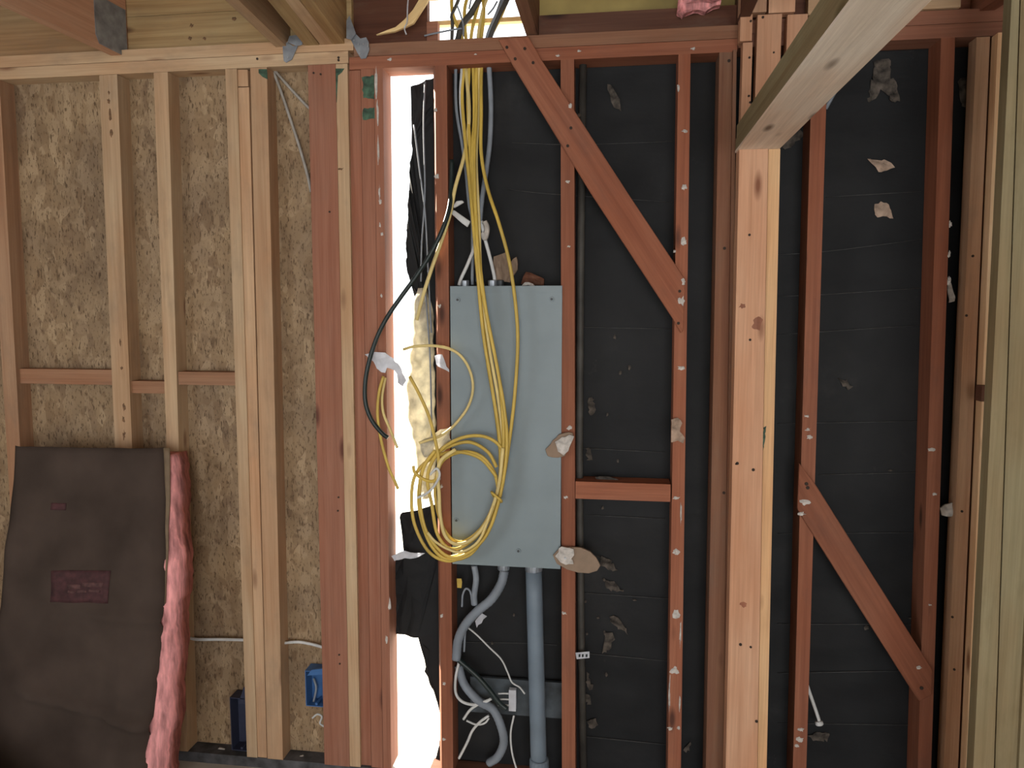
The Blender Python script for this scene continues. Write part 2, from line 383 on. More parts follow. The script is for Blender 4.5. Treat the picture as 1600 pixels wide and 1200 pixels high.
# black building paper over the old sheathing: wrinkled sheet on a solid board
bm = bmesh.new(); nx, nz = 150, 110
x0, x1, z0, z1 = XH-.012, XE, 0, ZP+.01
vs = []
for j in range(nz+1):
    for i in range(nx+1):
        x = x0+(x1-x0)*i/nx; z = z0+(z1-z0)*j/nz
        d = .007*noise.noise(Vector((x*3, 1, z*9)))+.004*noise.noise(Vector((x*11, 5, z*14)))
        vs.append(bm.verts.new((x, BK+.004-.004-d*.7+.004, z)))
for j in range(nz):
    for i in range(nx):
        k = j*(nx+1)+i; bm.faces.new((vs[k], vs[k+1], vs[k+nx+2], vs[k+nx+1]))
me = from_bm(bm, 'wall_back'); smooth(me)
wallb = link('wall_back', me, 'felt'); struct(wallb, 'black building paper stapled behind the red framing', 'wall')
box('sheathing_board', x0, x1, BK+.012, BK+.03, z0, ZP+.05, 'felt', wallb, bevel=0)
bays = [(699, 877), (898, 1050), (1064, 1110), (1222, 1250), (1284, 1452), (1480, 1500)]
def wireline(pts):
    P = [unp(x, y, BK-.002) for x, y in pts]
    tube('line_wire', P, .0011, 'wire', wallb, sides=5, n=3)
for pts in ([(800, 223), (900, 226), (1050, 221)], [(795, 296), (860, 303), (1050, 316)], [(900, 511), (1050, 514)], [(905, 700), (1040, 707)],
            [(905, 804), (1040, 811)], [(905, 926), (1050, 936)], [(905, 1020), (1045, 1033)], [(905, 1150), (1045, 1164)],
            [(1215, 398), (1290, 393), (1440, 374)], [(1215, 463), (1290, 460), (1440, 450)], [(1215, 523), (1440, 508)], [(1215, 662), (1440, 658)],
            [(1280, 742), (1440, 738)], [(1215, 834), (1440, 832)], [(1215, 975), (1430, 976)], [(1215, 1052), (1430, 1048)], [(1215, 1130), (1430, 1133)],
            [(1290, 308), (1440, 299)], [(705, 1003), (820, 1005), (870, 1008)]):
    wireline(pts)
# dried plaster and torn spots on the paper
def spot(poly, mat, seed, amp=.008):
    return crumpled('torn_paper_spot' if mat == 'tan_paper' else 'plaster_smear', poly, BK-.004, mat, amp, .001, wallb, 3 if mat == 'smear' else 4, 2.6 if mat == 'smear' else 1.5, seed)
spot([(1356, 247), (1368, 252), (1385, 250), (1397, 262), (1382, 268), (1374, 270), (1366, 259)], 'tan_paper', 1)
spot([(1365, 322), (1376, 315), (1388, 320), (1396, 342), (1386, 338), (1376, 340), (1367, 336)], 'tan_paper', 2)
spot([(1367, 95), (1391, 93), (1390, 118), (1402, 135), (1404, 158), (1394, 160), (1386, 140), (1378, 136), (1372, 150), (1356, 160), (1362, 130), (1366, 112)], 'smear', 3)
spot([(1310, 592), (1322, 594), (1331, 602), (1326, 609), (1316, 603)], 'smear', 4)
spot([(1222, 205), (1245, 190), (1256, 210), (1240, 228), (1226, 235)], 'smear', 5)
spot([(1498, 125), (1512, 118), (1512, 165), (1503, 167), (1502, 140)], 'smear', 6)
spot([(950, 133), (956, 136), (966, 158), (970, 175), (958, 165)], 'smear', 7)
spot([(953, 962), (961, 963), (968, 975), (978, 980), (983, 992), (972, 985), (962, 977), (955, 970)], 'smear', 8)
spot([(945, 985), (955, 990), (960, 1000), (952, 1015), (942, 1022), (948, 1005)], 'smear', 9)
spot([(940, 905), (960, 912), (974, 924), (955, 922), (945, 915)], 'smear', 10)
spot([(917, 1050), (924, 1065), (926, 1072), (920, 1078), (917, 1065)], 'smear', 11)
spot([(910, 1085), (920, 1084), (926, 1100), (918, 1102)], 'smear', 12)
spot([(918, 1126), (930, 1124), (934, 1136), (922, 1138)], 'smear', 13)
spot([(935, 868), (950, 872), (966, 892), (950, 890), (940, 884)], 'smear', 14)
spot([(1068, 1170), (1080, 1160), (1078, 1168), (1070, 1176)], 'smear', 15)
spot([(1262, 1150), (1290, 1143), (1298, 1150), (1292, 1158), (1270, 1158)], 'smear', 16)
spot([(920, 620), (928, 625), (930, 645), (922, 650)], 'smear', 17)
spot([(917, 700), (923, 702), (924, 720), (918, 718)], 'smear', 18)
for i in range(26):
    r = random.Random(i+40); x = r.choice((r.uniform(905, 1040), r.uniform(930, 965), r.uniform(1290, 1430), r.uniform(740, 860))); y = r.uniform(430, 1180)
    if 700 < x < 880 and y < 900: continue
    crumb(wallb, x, y, BK-.005, r.uniform(3, 7), r.uniform(2, 8), 'smear', 'plaster_smear', .002)

# ------------------------------------------------------------------ plates
XL0 = XW+.02
XJ = unp(545, 90, W).x
XE1 = unp(1152, 80, W).x
def plate(name, label, xa, xb, z0, mat, y0=W, y1=BK, cat='plate'):
    return tag(box(name, xa, xb, y0, y1, z0, z0+PT-.0015, mat, grain='x', bevel=.004), label, cat)
p = plate('top_plate', 'pale pine lower top plate over the strand board bay', XL0, XJ-.002, ZPL, 'pine')
for x, y in ((529, 90), (529, 94), (402, 92)): nail(p, x, y, W, .004)
plate('top_plate', 'pale pine upper top plate under the ceiling joists', XL0, unp(552, 70, W).x, ZPL+PT, 'pine')
p = plate('top_plate', 'reddish lower top plate above the electrical panel bay', XJ+.001, XE1, ZP, 'fir_red')
for x, y, w in ((609, 93, 8), (743, 85, 5), (872, 87, 6), (905, 80, 6), (1083, 76, 7)): crumb(p, x, y, W, w, w*.6)
plate('top_plate', 'brownish upper top plate with cables passing through', unp(553, 70, W).x, XE1, ZP+PT, 'fir_brown')
plate('top_plate', 'reddish lower top plate over the right bay', XE1+.003, XE-.02, ZP+.012, 'fir_new')
plate('top_plate', 'reddish upper top plate over the right bay', XE1+.003, XE-.02, ZP+PT+.012, 'fir_new')
plate('bottom_plate', 'dusty bottom plate coloured shade-dark below the pale studs', XL0, GX-.03, 0, 'dust')
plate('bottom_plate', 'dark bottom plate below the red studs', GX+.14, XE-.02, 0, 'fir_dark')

# ------------------------------------------------------------------ studs of the strand board wall
zl = ZPL-.001
stud('wall_stud', 'pinkish pine stud at the far left edge', (-24, -1, 125), (10, 31, 690), 'pine_pink', zt=zl, depth=.066)
s = stud('wall_stud', 'pale rough stud with bark streaks left of centre bay', (155, 183, 118), (179, 206, 690), 'pine', zt=zl, depth=.066)
for i, (x, y, w, h) in enumerate(((170, 145, 4, 6), (170, 158, 5, 8), (172, 180, 5, 18), (174, 208, 6, 14), (194, 636, 6, 14), (193, 655, 5, 10), (194, 680, 6, 16), (190, 575, 5, 6), (188, 535, 4, 12))):
    crumb(s, x, y, W, w, h, 'bark', 'bark_patch', .0012)
stud('wall_stud', 'pale pine stud beside the pink insulation', (240, 262, 112), (260, 279, 690), 'pine', zt=zl, depth=.066)
stud('wall_stud', 'leftmost pale stud of the tight triple group', (352, 370, 108), (386, 402, 1185), 'pine', zt=zl, depth=.066)
zt2 = unp(380, 136, W).z
stud('wall_stud', 'middle pale stud of the tight triple group', (371, 389, 136), (403, 417, 1185), 'pine_warm', Y=W+.004, zt=zt2, depth=.062)
tag(hexa('stud_block', [tuple(unp(a, b, W+.006)+Vector((0, d, 0))) for a, b, d in ((371, 135, 0), (388, 135, 0), (388, 135, .05), (371, 135, .05), (370, 109, 0), (387, 109, 0), (387, 109, .05), (370, 109, .05))], 'pine_warm', mw=Matrix.Translation(unp(379, 135, W))), 'short block topping the middle stud of the triple group', 'block')
s = stud('wall_stud', 'rightmost stud of the tight triple group with green paint top', (391, 417, 108), (418, 442, 1185), 'pine_warm', zt=zl, depth=.066)
s2 = prism('paint_mark', [(404, 108), (417, 108), (418, 124), (410, 120), (404, 114)], W-.0012, .001, 'green_paint', s, bevel=0)
s = stud('wall_post', 'wide reddish post right of the strand board', (481, 524, 104), (507, 546, 1190), 'fir_new', zt=zl-.001, Y=W-.004, depth=.093, cat='post')
for x, y in ((490, 114), (501, 116), (515, 331), (529, 777), (528, 798), (530, 1023), (531, 1037)): nail(s, x, y, W-.004, .0035)
s = stud('wall_stud', 'narrow pale stud between two reddish posts', (524.5, 543, 104), (546.5, 563, 1190), 'pine', zt=zl-.001, Y=W-.001, depth=.09)
prism('paint_mark', [(523, 107), (538, 107), (534, 113), (528, 118), (526, 160), (524, 160)], W-.0022, .001, 'green_paint', s, bevel=0)
crumb(s, 533, 265, W, 14, 8, 'bark', 'knot', .0015)
stud('wall_stud', 'dark reddish recessed stud left of the bright gap', (545, 563, 104), (564, 580, 1190), 'fir_new', zt=ZP, Y=W+.012, depth=.077)
s = stud('wall_stud', 'reddish stud with green paint blots left of the gap', (563.5, 584, 104), (580.5, 598, 1190), 'fir_new', zt=ZP, Y=W+.003)
for q, sd_ in (([(566, 120), (586, 118), (585, 155), (567, 153)], 1), ([(566, 170), (586, 168), (586, 186), (567, 187)], 2)):
    prism('paint_mark', rough_poly(q, 4, 1.2, sd_), W+.0018, .001, 'green_paint', s, bevel=0)
s = stud('wall_stud', 'reddish stud with white paint drips bordering the gap', (584.5, 598, 104), (598.5, 611, 1190), 'fir_new', zt=ZP)
for (x, y, w, h) in ((588, 130, 4, 50), (590, 175, 4, 40), (591, 235, 3, 44), (593, 300, 3, 24), (594, 315, 5, 8), (594, 352, 3, 8), (597, 366, 4, 6), (596, 462, 4, 6), (609, 944, 5, 20), (606, 660, 3, 8), (604, 1000, 4, 16)):
    crumb(s, x, y, W, w, h, 'plaster', 'paint_drip', .0015)

# ------------------------------------------------------------------ studs of the papered wall
# gap-side front edge has an added chamfer, shaped to catch sunlight
def chamfered_stud(label, a, b, mat, Y=W, depth=.089, cx=.010, cy=.018):
    la, ra, lb, rb = unp(a[0], a[2], Y), unp(a[1], a[2], Y), unp(b[0], b[2], Y), unp(b[1], b[2], Y)
    def at(p, q, z): return p.x+(q.x-p.x)*(z-p.z)/(q.z-p.z)
    bm = bmesh.new(); rings = []; base_ = Vector((at(la, lb, ZB), Y, ZB))
    for z in (ZB, ZP):
        l, r = at(la, lb, z), at(ra, rb, z)
        rings.append([bm.verts.new(Vector((x, y, z))-base_) for x, y in ((l+cx, Y), (r, Y), (r, Y+depth), (l, Y+depth), (l, Y+cy))])
    bm.faces.new(rings[0][::-1]); bm.faces.new(rings[1])
    for i in range(5): bm.faces.new((rings[0][i], rings[0][(i+1) % 5], rings[1][(i+1) % 5], rings[1][i]))
    return tag(link('wall_stud', from_bm(bm, 'wall_stud', .001), mat, None, Matrix.Translation(base_)), label, 'stud')
s = chamfered_stud('red stud between the bright gap and the electrical panel', (675, 698, 100), (686, 708, 1195), 'fir_red')
for x, y, w in ((681, 172, 6), (683, 276, 8), (687, 478, 6), (690, 760, 6), (687, 748, 5), (690, 850, 5), (690, 962, 6), (694, 1068, 6), (694, 1155, 6)): crumb(s, x, y, W, w, w)
s = stud('wall_stud', 'red stud right of the electrical panel', (876, 897, 100), (878, 899, 1195), 'fir_red')
for x, y, w in ((888, 200, 7), (887, 284, 7), (889, 385, 6), (884, 777, 8), (881, 958, 7), (890, 668, 10)): crumb(s, x, y, W, w, w*.7)
s = stud('wall_stud', 'red stud where the long brace ends', (1060, 1079, 90), (1043.5, 1064, 1195), 'fir_red')
for x, y, w, h in ((1060, 137, 4, 10), (1070, 205, 9, 5), (1069, 293, 9, 8), (1068, 378, 10, 12), (1054, 393, 4, 4), (1064, 470, 8, 34), (1065, 575, 11, 7), (1056, 778, 10, 5), (1056, 862, 12, 10), (1056, 960, 12, 18), (1054, 1047, 12, 12), (1047, 1138, 8, 6), (1060, 1137, 6, 6), (1064, 800, 3, 40), (1063, 990, 3, 40), (1046, 1085, 3, 60), (1062, 1100, 3, 30)):
    crumb(s, x, y, W, w, h)
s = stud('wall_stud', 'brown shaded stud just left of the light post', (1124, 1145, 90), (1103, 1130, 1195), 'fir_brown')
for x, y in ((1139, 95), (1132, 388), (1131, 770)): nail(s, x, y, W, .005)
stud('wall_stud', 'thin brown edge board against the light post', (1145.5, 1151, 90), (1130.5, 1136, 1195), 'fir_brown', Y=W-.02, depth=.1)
s = stud('wall_stud', 'red stud holding the upper end of the short brace', (1268, 1292, 130), (1239, 1260, 1195), 'fir_red', zt=ZP+.012)
for x, y, w in ((1260, 650, 7), (1262, 671, 7), (1265, 683, 9), (1252, 1140, 9), (1249, 1155, 12), (1245, 1165, 8)): crumb(s, x, y, W, w, w*.7)
s = stud('wall_stud', 'red stud holding the lower end of the short brace', (1470, 1492, 72), (1434, 1455, 1195), 'fir_red', zt=ZP+.012)
for x, y, w, h in ((1485, 350, 4, 10), (1483, 398, 4, 10), (1483, 440, 5, 12), (1460, 772, 7, 5), (1455, 702, 12, 6), (1453, 945, 5, 3)): crumb(s, x, y, W, w, h)
s = stud('corner_stud', 'orange brown corner stud right of the black paper', (1525, 1546, 80), (1475, 1497, 1195), 'pine_pink', zt=ZP+.01, depth=.05)
for x, y in ((1520, 400), (1510, 493), (1503, 799), (1488, 964), (1491, 1046)): nail(s, x, y, W, .004)
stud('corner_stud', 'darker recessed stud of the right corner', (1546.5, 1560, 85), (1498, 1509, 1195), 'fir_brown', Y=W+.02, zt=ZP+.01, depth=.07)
zr = unp(1540, 627, W).z; zr2 = unp(1540, 603, W).z
stud('corner_stud', 'pine stud painted as if warmly lit in the right corner', (1559, 1578, 60), (1509, 1524, 1195), 'pine_lit', Y=W-.03, depth=.038, zt=ZP+.01)
a = unp(1531, 627, W-.06); b_ = unp(1550, 603, W-.06)
tag(box('spacer_block', a.x, b_.x+.02, W-.068, W-.0295, a.z, b_.z, 'fir_dark', grain='x'), 'small dark spacer block nailed to the bright corner stud', 'block')
# near treated studs at the right edge
YQ = 2.02
stud('door_jamb_stud', 'greenish stud nearest the camera at right edge', (1579, 1592, 30), (1521, 1553, 1195), 'treated', Y=YQ, depth=.038, zb=0, zt=ZT+.29)
stud('door_jamb_stud', 'second greenish stud cut by the right edge', (1594, 1650, 30), (1555, 1590, 1195), 'treated', Y=YQ+.012, depth=.038, zb=0, zt=ZT+.29)
stud('door_jamb_stud', 'third greenish stud beyond the lower right edge', (1652, 1700, 30), (1592, 1640, 1195), 'treated', Y=YQ, depth=.038, zb=0, zt=ZT+.29)

# ------------------------------------------------------------------ light post, header beam and the boards above it
YP = 2.36
ZH = unp(1177, 233, YP).z
s = stud('trimmer_post', 'light fir trimmer post under the overhead beam', (1155, 1200, 240), (1134, 1183, 1195), 'post', Y=YP, depth=.06, zt=ZH, zb=0, cat='post', bevel=.004)
for x, y, r in ((1152, 724, .005), (1177, 734, .005), (1150, 725, .003), (1172, 531, .004), (1157, 1007, .005), (1173, 1011, .004), (1182, 1127, .005), (1171, 367, .004)): nail(s, x, y, YP, r)
for x, y, w, h in ((1160, 478, 9, 8), (1183, 505, 16, 20), (1162, 945, 12, 10)): crumb(s, x, y, YP, w, h, 'fir_new', 'knot', .0008)
s = stud('trimmer_post', 'yellow pine stud against the right of the light post', (1200.5, 1219, 240), (1183.5, 1198, 1195), 'post_edge', Y=YP+.006, depth=.054, zt=ZH, zb=0, cat='post')
prism('paint_mark', rough_poly([(1193, 668), (1197, 666), (1195, 690), (1192, 705)], 4, .8, 1), YP+.0045, .001, 'green_paint', s, bevel=0)
xa, xb = unp(1153, 232, YP).x, unp(1219, 232, YP).x
e = bpy.data.objects.new('header_beam', None); COL.objects.link(e); e.location = ((xa+xb)/2, YP, ZH); tag(e, 'overhead greenish beam with its lit underside painted pale', 'beam')
s = box('lit_underside', xa, xb, .55, YP+.055, ZH+.0005, ZH+.0075, 'beam', e, grain='y', bevel=.002)  # thin added board; its pale colour stands for light from below
box('lower_ply', xa+.001, xb-.001, .55, YP+.055, ZH+.0078, ZH+.043, 'treated', e, grain='y', bevel=.004)
box('upper_ply', xa+.003, xb-.004, .55, YP+.055, ZH+.0435, ZH+.083, 'treated', e, grain='y', bevel=.004)
crumb(s, 1325, 60, .9, 0, 0, 'bark', 'knot', 0.0) if False else None
YK = 2.40
zb3 = ZH+.0835
def upboard(xl, xr, y0, y1, label, mat, Y=YK):
    a = unp(xl, y1, Y); b = unp(xr, y0, Y)
    return tag(box('cripple_stud', a.x, b.x, Y, Y+.04, max(a.z, zb3), b.z, mat), label, 'stud')
s = upboard(1156, 1176, 66, 230, 'short cripple with nail holes above the light post', 'post')
for x, y in ((1171, 90), (1170, 150), (1172, 160), (1173, 33)): nail(s, x, y, YK, .0035)
upboard(1156, 1176, 22, 64.5, 'small fir block above the short cripple', 'post')
upboard(1156, 1200, -60, 20.5, 'wide fir block at the top near the beam', 'post')
s = upboard(1177.5, 1222, 21.5, 230, 'wide cripple behind the overhead beam end', 'post')
nail(s, 1192, 27, YK, .004); nail(s, 1209, 82, YK, .003)
upboard(1201, 1245, -60, 20.5, 'fir board end left of the beam top', 'post')
upboard(1223.5, 1262, 21.5, 230, 'fir cripple half hidden behind the overhead beam', 'post')

# ------------------------------------------------------------------ braces and blocks
s = prism('diagonal_brace', [(778, 61), (826, 57), (848, 96), (980, 300), (1071, 437), (1068, 515), (1064, 521), (1050, 496), (922, 300), (800, 100)], W-.012, .019, 'fir_red', grain=((800, 80), (1060, 480)), bevel=.002)
tag(s, 'long red diagonal brace above the electrical panel', 'brace')
for x, y in ((792, 74), (820, 76), (805, 92), (833, 98), (887, 228), (905, 180), (892, 200), (1062, 455), (1060, 505)): nail(s, x, y, W-.012, .005)
for x, y, w in ((891, 166, 6), (1068, 440, 7), (1064, 470, 10)): crumb(s, x, y, W-.012, w, w*1.3)
s = prism('diagonal_brace', [(1249, 724), (1271, 752), (1363, 898), (1457, 1046), (1456, 1086), (1436, 1096), (1432, 1090), (1310, 898), (1252, 806), (1246, 795)], W-.012, .019, 'fir_red', grain=((1260, 770), (1440, 1070)), bevel=.002)
tag(s, 'short red diagonal brace in the right bay', 'brace')
for x, y in ((1260, 756), (1262, 762), (1440, 1075)): nail(s, x, y, W-.012, .006)
for x, y, w in ((1252, 803, 10), (1436, 1043, 8), (1258, 785, 14)): crumb(s, x, y, W-.012, w, w*.6)
def block(x0, x1, y0, y1, label, mat, Y=W, d=.085, lift=0):
    a = unp(x0, y1, Y); b = unp(x1, y0, Y)
    return tag(box('fire_block', a.x, b.x, Y, Y+d, a.z, b.z, mat, grain='x'), label, 'block')
block(21, 174, 578, 599, 'reddish block between the two leftmost studs', 'fir_block', Y=W+.018, d=.046)
block(193, 261, 596, 614, 'short low block between the rough stud and its neighbour', 'fir_block', Y=W+.012, d=.05)
block(279, 370, 582, 601, 'reddish block left of the triple stud group', 'fir_block', Y=W+.006, d=.058)
s = block(899, 1048, 757, 779, 'red horizontal block in the bay right of the panel', 'fir_red')
tag(crumpled('plaster_scrap', [(930, 752), (945, 749), (958, 753), (975, 757), (955, 758), (935, 758)], W+.04, 'smear', .004, .004, seed=4), 'dusty grey plaster scrap lying on the red block', 'scrap').location.z += .012

# ------------------------------------------------------------------ above the plates
zt_ = ZT+.0015
def rim(name, label, x0, x1, mat, Y=W+.04, h=.26, z0=None, cat='board', th=.035):
    a = unp(x0, 60, Y).x; b = unp(x1, 60, Y).x
    z0 = zt_ if z0 is None else z0
    return tag(box(name, a, b, Y, Y+th, z0, z0+h, mat, grain='x'), label, cat)
rim('rim_board', 'shaded brown board behind the left orange joist', -900, 178, 'ply', h=.29)
zq = ZPL+2*PT+.001
s = rim('rim_board', 'knotty pine blocking board between the joists', 194, 448, 'pine_rough', h=.12, z0=zq)
for x, y in ((299, 40), (366, 29), (297, 60), (319, 60)): crumb(s, x, y, W+.04, 7, 6, 'bark', 'knot', .0015)
rim('rim_board', 'upper pine blocking board between the joists', 194, 448, 'pine_rough', h=.16, z0=zq+.1215)
rim('rim_board', 'pine filler behind the tripled beam', 449, 550, 'pine_rough', h=.29)
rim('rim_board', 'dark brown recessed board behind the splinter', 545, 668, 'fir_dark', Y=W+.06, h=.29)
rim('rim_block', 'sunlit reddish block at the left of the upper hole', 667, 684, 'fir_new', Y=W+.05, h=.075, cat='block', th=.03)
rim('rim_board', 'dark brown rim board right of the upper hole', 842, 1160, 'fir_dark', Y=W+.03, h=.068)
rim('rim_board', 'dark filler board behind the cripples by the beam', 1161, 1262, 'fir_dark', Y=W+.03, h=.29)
rim('rim_board', 'yellowish board above the dark rim board', 842, 1175, 'ply_yellow', Y=W+.072, h=.30, th=.012)
rim('rim_board', 'pale pine blocking board over the right bay', 1261, 1498, 'pine', Y=W-.01, h=.075, z0=ZT+.013)
rim('rim_board', 'orange fir board behind the right blocking', 1230, 1900, 'fir_new', Y=W+.05, h=.29, z0=ZT+.013)
def joist(name, label, far, near, w, h, mat, side=0, cat='joist', yext=W+.035):
    """far/near: pixels of the bottom centre line, both at the height of the plate top"""
    a, b = unz(*far, zt_+.001), unz(*near, zt_+.001)
    d = (b-a).normalized(); a = a-d*((yext-a.y)/(-d.y)) if False else a+d*((a.y-yext)/(-d.y))*1.0
    b = a+d*1.7
    z = Vector((0, 0, 1)); s = d.cross(z).normalized()
    mw = Matrix(((s.x, z.x, d.x, a.x), (s.y, z.y, d.y, a.y), (s.z, z.z, d.z, a.z), (0, 0, 0, 1)))
    co = []
    for q in (a, b):
        co += [q-s*w/2, q+s*w/2, q+s*w/2+z*h, q-s*w/2+z*h]
    return tag(hexa(name, co, mat, None, .004, mw), label, cat)
j1 = joist('ceiling_joist', 'orange fir joist with a steel hanger plate', (152, 73), (-8, 0), .038, .235, 'post')
joist('ceiling_joist', 'pale joist left of the tripled beam', (432, 66), (362, 0), .038, .235, 'pine')
joist('ceiling_joist', 'left ply of the tripled pine beam', (484, 66), (432, 0), .050, .235, 'pine_rough')
joist('ceiling_joist', 'middle ply of the tripled pine beam', (507, 65), (457, 0), .0425, .235, 'pine')
joist('ceiling_joist', 'right ply of the tripled pine beam', (526, 64), (478, 0), .0385, .235, 'pine_rough')
joist('ceiling_rafter', 'dark reddish rafter right of the upper hole', (832, 58), (814, 0), .036, .24, 'fir_brown', yext=W+.08)
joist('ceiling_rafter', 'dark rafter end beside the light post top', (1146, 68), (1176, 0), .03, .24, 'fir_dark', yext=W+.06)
joist('ceiling_rafter', 'reddish rafter in the upper right corner', (1528, 26), (1568, 0), .04, .24, 'fir_red', yext=W+.05)
# hanger plate on the orange joist: thin plate on its camera-facing side
mw = j1.matrix_basis; inv = mw.inverted()
bm = bmesh.new(); ex = -.0195 if True else .0195
def hanger(sgn):
    pts = [(.005, .0), (.135, .004), (.15, .03), (.15, .16), (.005, .16)]
    bm = bmesh.new()
    a = [bm.verts.new((sgn*.0192, y, z)) for z, y in pts]; b = [bm.verts.new((sgn*.0212, y, z)) for z, y in pts]
    bm.faces.new(a); bm.faces.new(b[::-1])
    for i in range(5): bm.faces.new((a[i], b[i], b[(i+1) % 5], a[(i+1) % 5]))
    return link('hanger_plate', from_bm(bm, 'hanger_plate'), 'galv', j1, mw)
hanger(-1); hanger(1)
# hurricane ties
def tie(label, outline, strap, nails, Y=W-.004):
    e = bpy.data.objects.new('hurricane_tie', None); COL.objects.link(e); e.location = unp(*outline[0], Y); tag(e, label, 'bracket')
    f = prism('plate_flange', outline, Y-.002, .002, 'galv', e, bevel=.0005)
    for x, y in nails: nail(f, x, y, Y-.002, .003, 'steel')
    prism('strap', strap, Y-.012, .0018, 'galv', e, bevel=.0005)
    return e
tie('dented galvanised tie on the pale top plate', [(441, 68), (449, 66), (458, 72), (466, 70), (456, 93), (447, 98), (443, 95)], [(449, 66), (452, 56), (466, 54), (473, 60), (472, 70), (464, 72)], [(447, 70), (450, 90)])
tie('galvanised tie where pale and reddish plates meet', [(546, 58), (556, 53), (563, 60), (572, 58), (576, 66), (577, 78), (572, 91), (564, 92), (558, 82), (552, 70)], [(541, 60), (541, 32), (546, 24), (556, 52), (549, 62)], [(553, 63), (560, 69), (568, 69), (562, 84), (575, 72)])
# splintered wood and debris by the hole
s = prism('wood_splinter', [(587, 54), (604, 47), (618, 42), (632, 30), (645, 15), (654, 0), (660, -14), (676, -20), (668, 2), (655, 22), (646, 36), (634, 42), (616, 49)], W-.01, .012, 'splinter', grain=((590, 52), (668, -10)), bevel=.001)
tag(s, 'pale splintered board hanging left of the upper hole', 'splinter')
tag(tube('string', ppath([(640, -20), (637, 8), (636, 34), (632, 44), (635, 54)], W-.02), .0022, 'tape', sides=6), 'frayed white string dangling over the splinter', 'string')
a_, b_ = unp(655, 36, W+.0955), unp(856, 28, W+.0955)
tag(box('outside_batten', a_.x, b_.x, W+.0955, W+.12, unp(750, 36, W+.0955).z, unp(750, 29, W+.0955).z, 'splinter', grain='x'), 'sunlit wooden batten outside the upper hole', 'batten')
tag(crumpled('insulation_tuft', [(1062, -10), (1128, -12), (1126, 8), (1112, 12), (1102, 18), (1090, 14), (1076, 18), (1066, 26), (1058, 18)], W-.005, 'pink', .03, .03, seed=9), 'pink insulation tuft poking out at the top', 'insulation')

# ------------------------------------------------------------------ torn paper, foam and scraps in the bright gap
YG = BK-.006
tag(crumpled('torn_building_paper', [(643, 135), (656, 130), (672, 124), (692, 120), (696, 800), (681, 800), (672, 560), (668, 474), (654, 456), (641, 441), (635, 420), (635, 370), (639, 300), (645, 200), (650, 165)], YG, 'felt', .012, .002, seed=1), 'torn black paper strip in the upper bright gap', 'paper')
tag(crumpled('torn_building_paper', [(624, 803), (650, 798), (694, 785), (696, 1125), (690, 1120), (680, 1085), (664, 1050), (672, 1018), (655, 996), (616, 990), (606, 985), (606, 880), (622, 872), (640, 862), (638, 845), (628, 826)], YG, 'felt', .012, .002, seed=2), 'torn black paper patch in the lower bright gap', 'paper')
tag(crumpled('torn_building_paper', [(696, 1130), (696, 1215), (676, 1215), (681, 1180), (690, 1150)], YG, 'felt', .008, .002, seed=3), 'small torn paper edge at the gap bottom', 'paper')
# lumpy foam strip
P0 = unp(665, 780, YG-.02)
def foam_f(u, v):
    y = 450+v*330
    xl = 637+6*math.sin(v*9)+5*noise.noise(Vector((0, v*14, 0)))+10*v; xr = 676+6*v+3*noise.noise(Vector((3, v*18, 0)))
    if v < .1: xl += (1-v/.1)*16; xr -= (1-v/.1)*10
    if v > .9: xl += (v-.9)/.1*10; xr -= (v-.9)/.1*14
    x = xl+(xr-xl)*u
    rib = abs(math.sin(v*30+1.2*noise.noise(Vector((u*3, v*9, 2)))+u*.8))
    d = .020*math.sin(math.pi*min(1, max(0, u)))**.5*(.45+.55*rib)+.008*noise.noise(Vector((u*4, v*22, 5)))
    return unp(x, y, YG-.006-d)
def sheet(name, f, nu, nv, mat, parent, thick, base, u0=0, u1=1, v0=0, v1=1):
    bm = bmesh.new(); g = [[bm.verts.new(f(u0+(u1-u0)*i/nu, v0+(v1-v0)*j/nv)-base) for i in range(nu+1)] for j in range(nv+1)]
    for j in range(nv):
        for i in range(nu): bm.faces.new((g[j][i], g[j][i+1], g[j+1][i+1], g[j+1][i]))
    r = bmesh.ops.extrude_face_region(bm, geom=list(bm.faces))
    for q in r['geom']:
        if isinstance(q, bmesh.types.BMVert): q.co.y += thick
    me = from_bm(bm, name); smooth(me); return link(name, me, mat, parent, Matrix.Translation(base))
tag(sheet('foam_strip', foam_f, 14, 110, 'foam', None, .022, P0), 'lumpy pale yellow foam strip along the bright gap', 'foam')
tag(crumpled('plastic_scrap', [(570, 553), (582, 549), (600, 552), (615, 560), (626, 578), (634, 594), (629, 604), (622, 597), (616, 580), (606, 574), (604, 582), (596, 582), (588, 576), (582, 562)], W-.045, 'tape', .02, .0015, seed=5, freq=22), 'crumpled white tape scrap caught on the black cable', 'tape')
tag(crumpled('paper_scrap', [(655, 690), (672, 682), (686, 672), (704, 668), (701, 680), (706, 690), (698, 702), (680, 712), (664, 714), (656, 704)], W-.03, 'foam', .014, .002, seed=6), 'torn pale insulation scrap behind the yellow coil', 'scrap')
tag(crumpled('plastic_scrap', [(612, 868), (630, 862), (650, 866), (664, 864), (650, 872), (632, 872), (616, 876)], W+.02, 'tape', .014, .001, seed=8), 'wispy plastic shred below the foam', 'plastic')
tag(crumpled('plastic_scrap', [(679, 556), (690, 553), (691, 562), (687, 568), (701, 577), (702, 582), (690, 575), (681, 568)], W-.008, 'tape', .008, .001, seed=10), 'small white tape shred stuck on the red stud', 'tape')
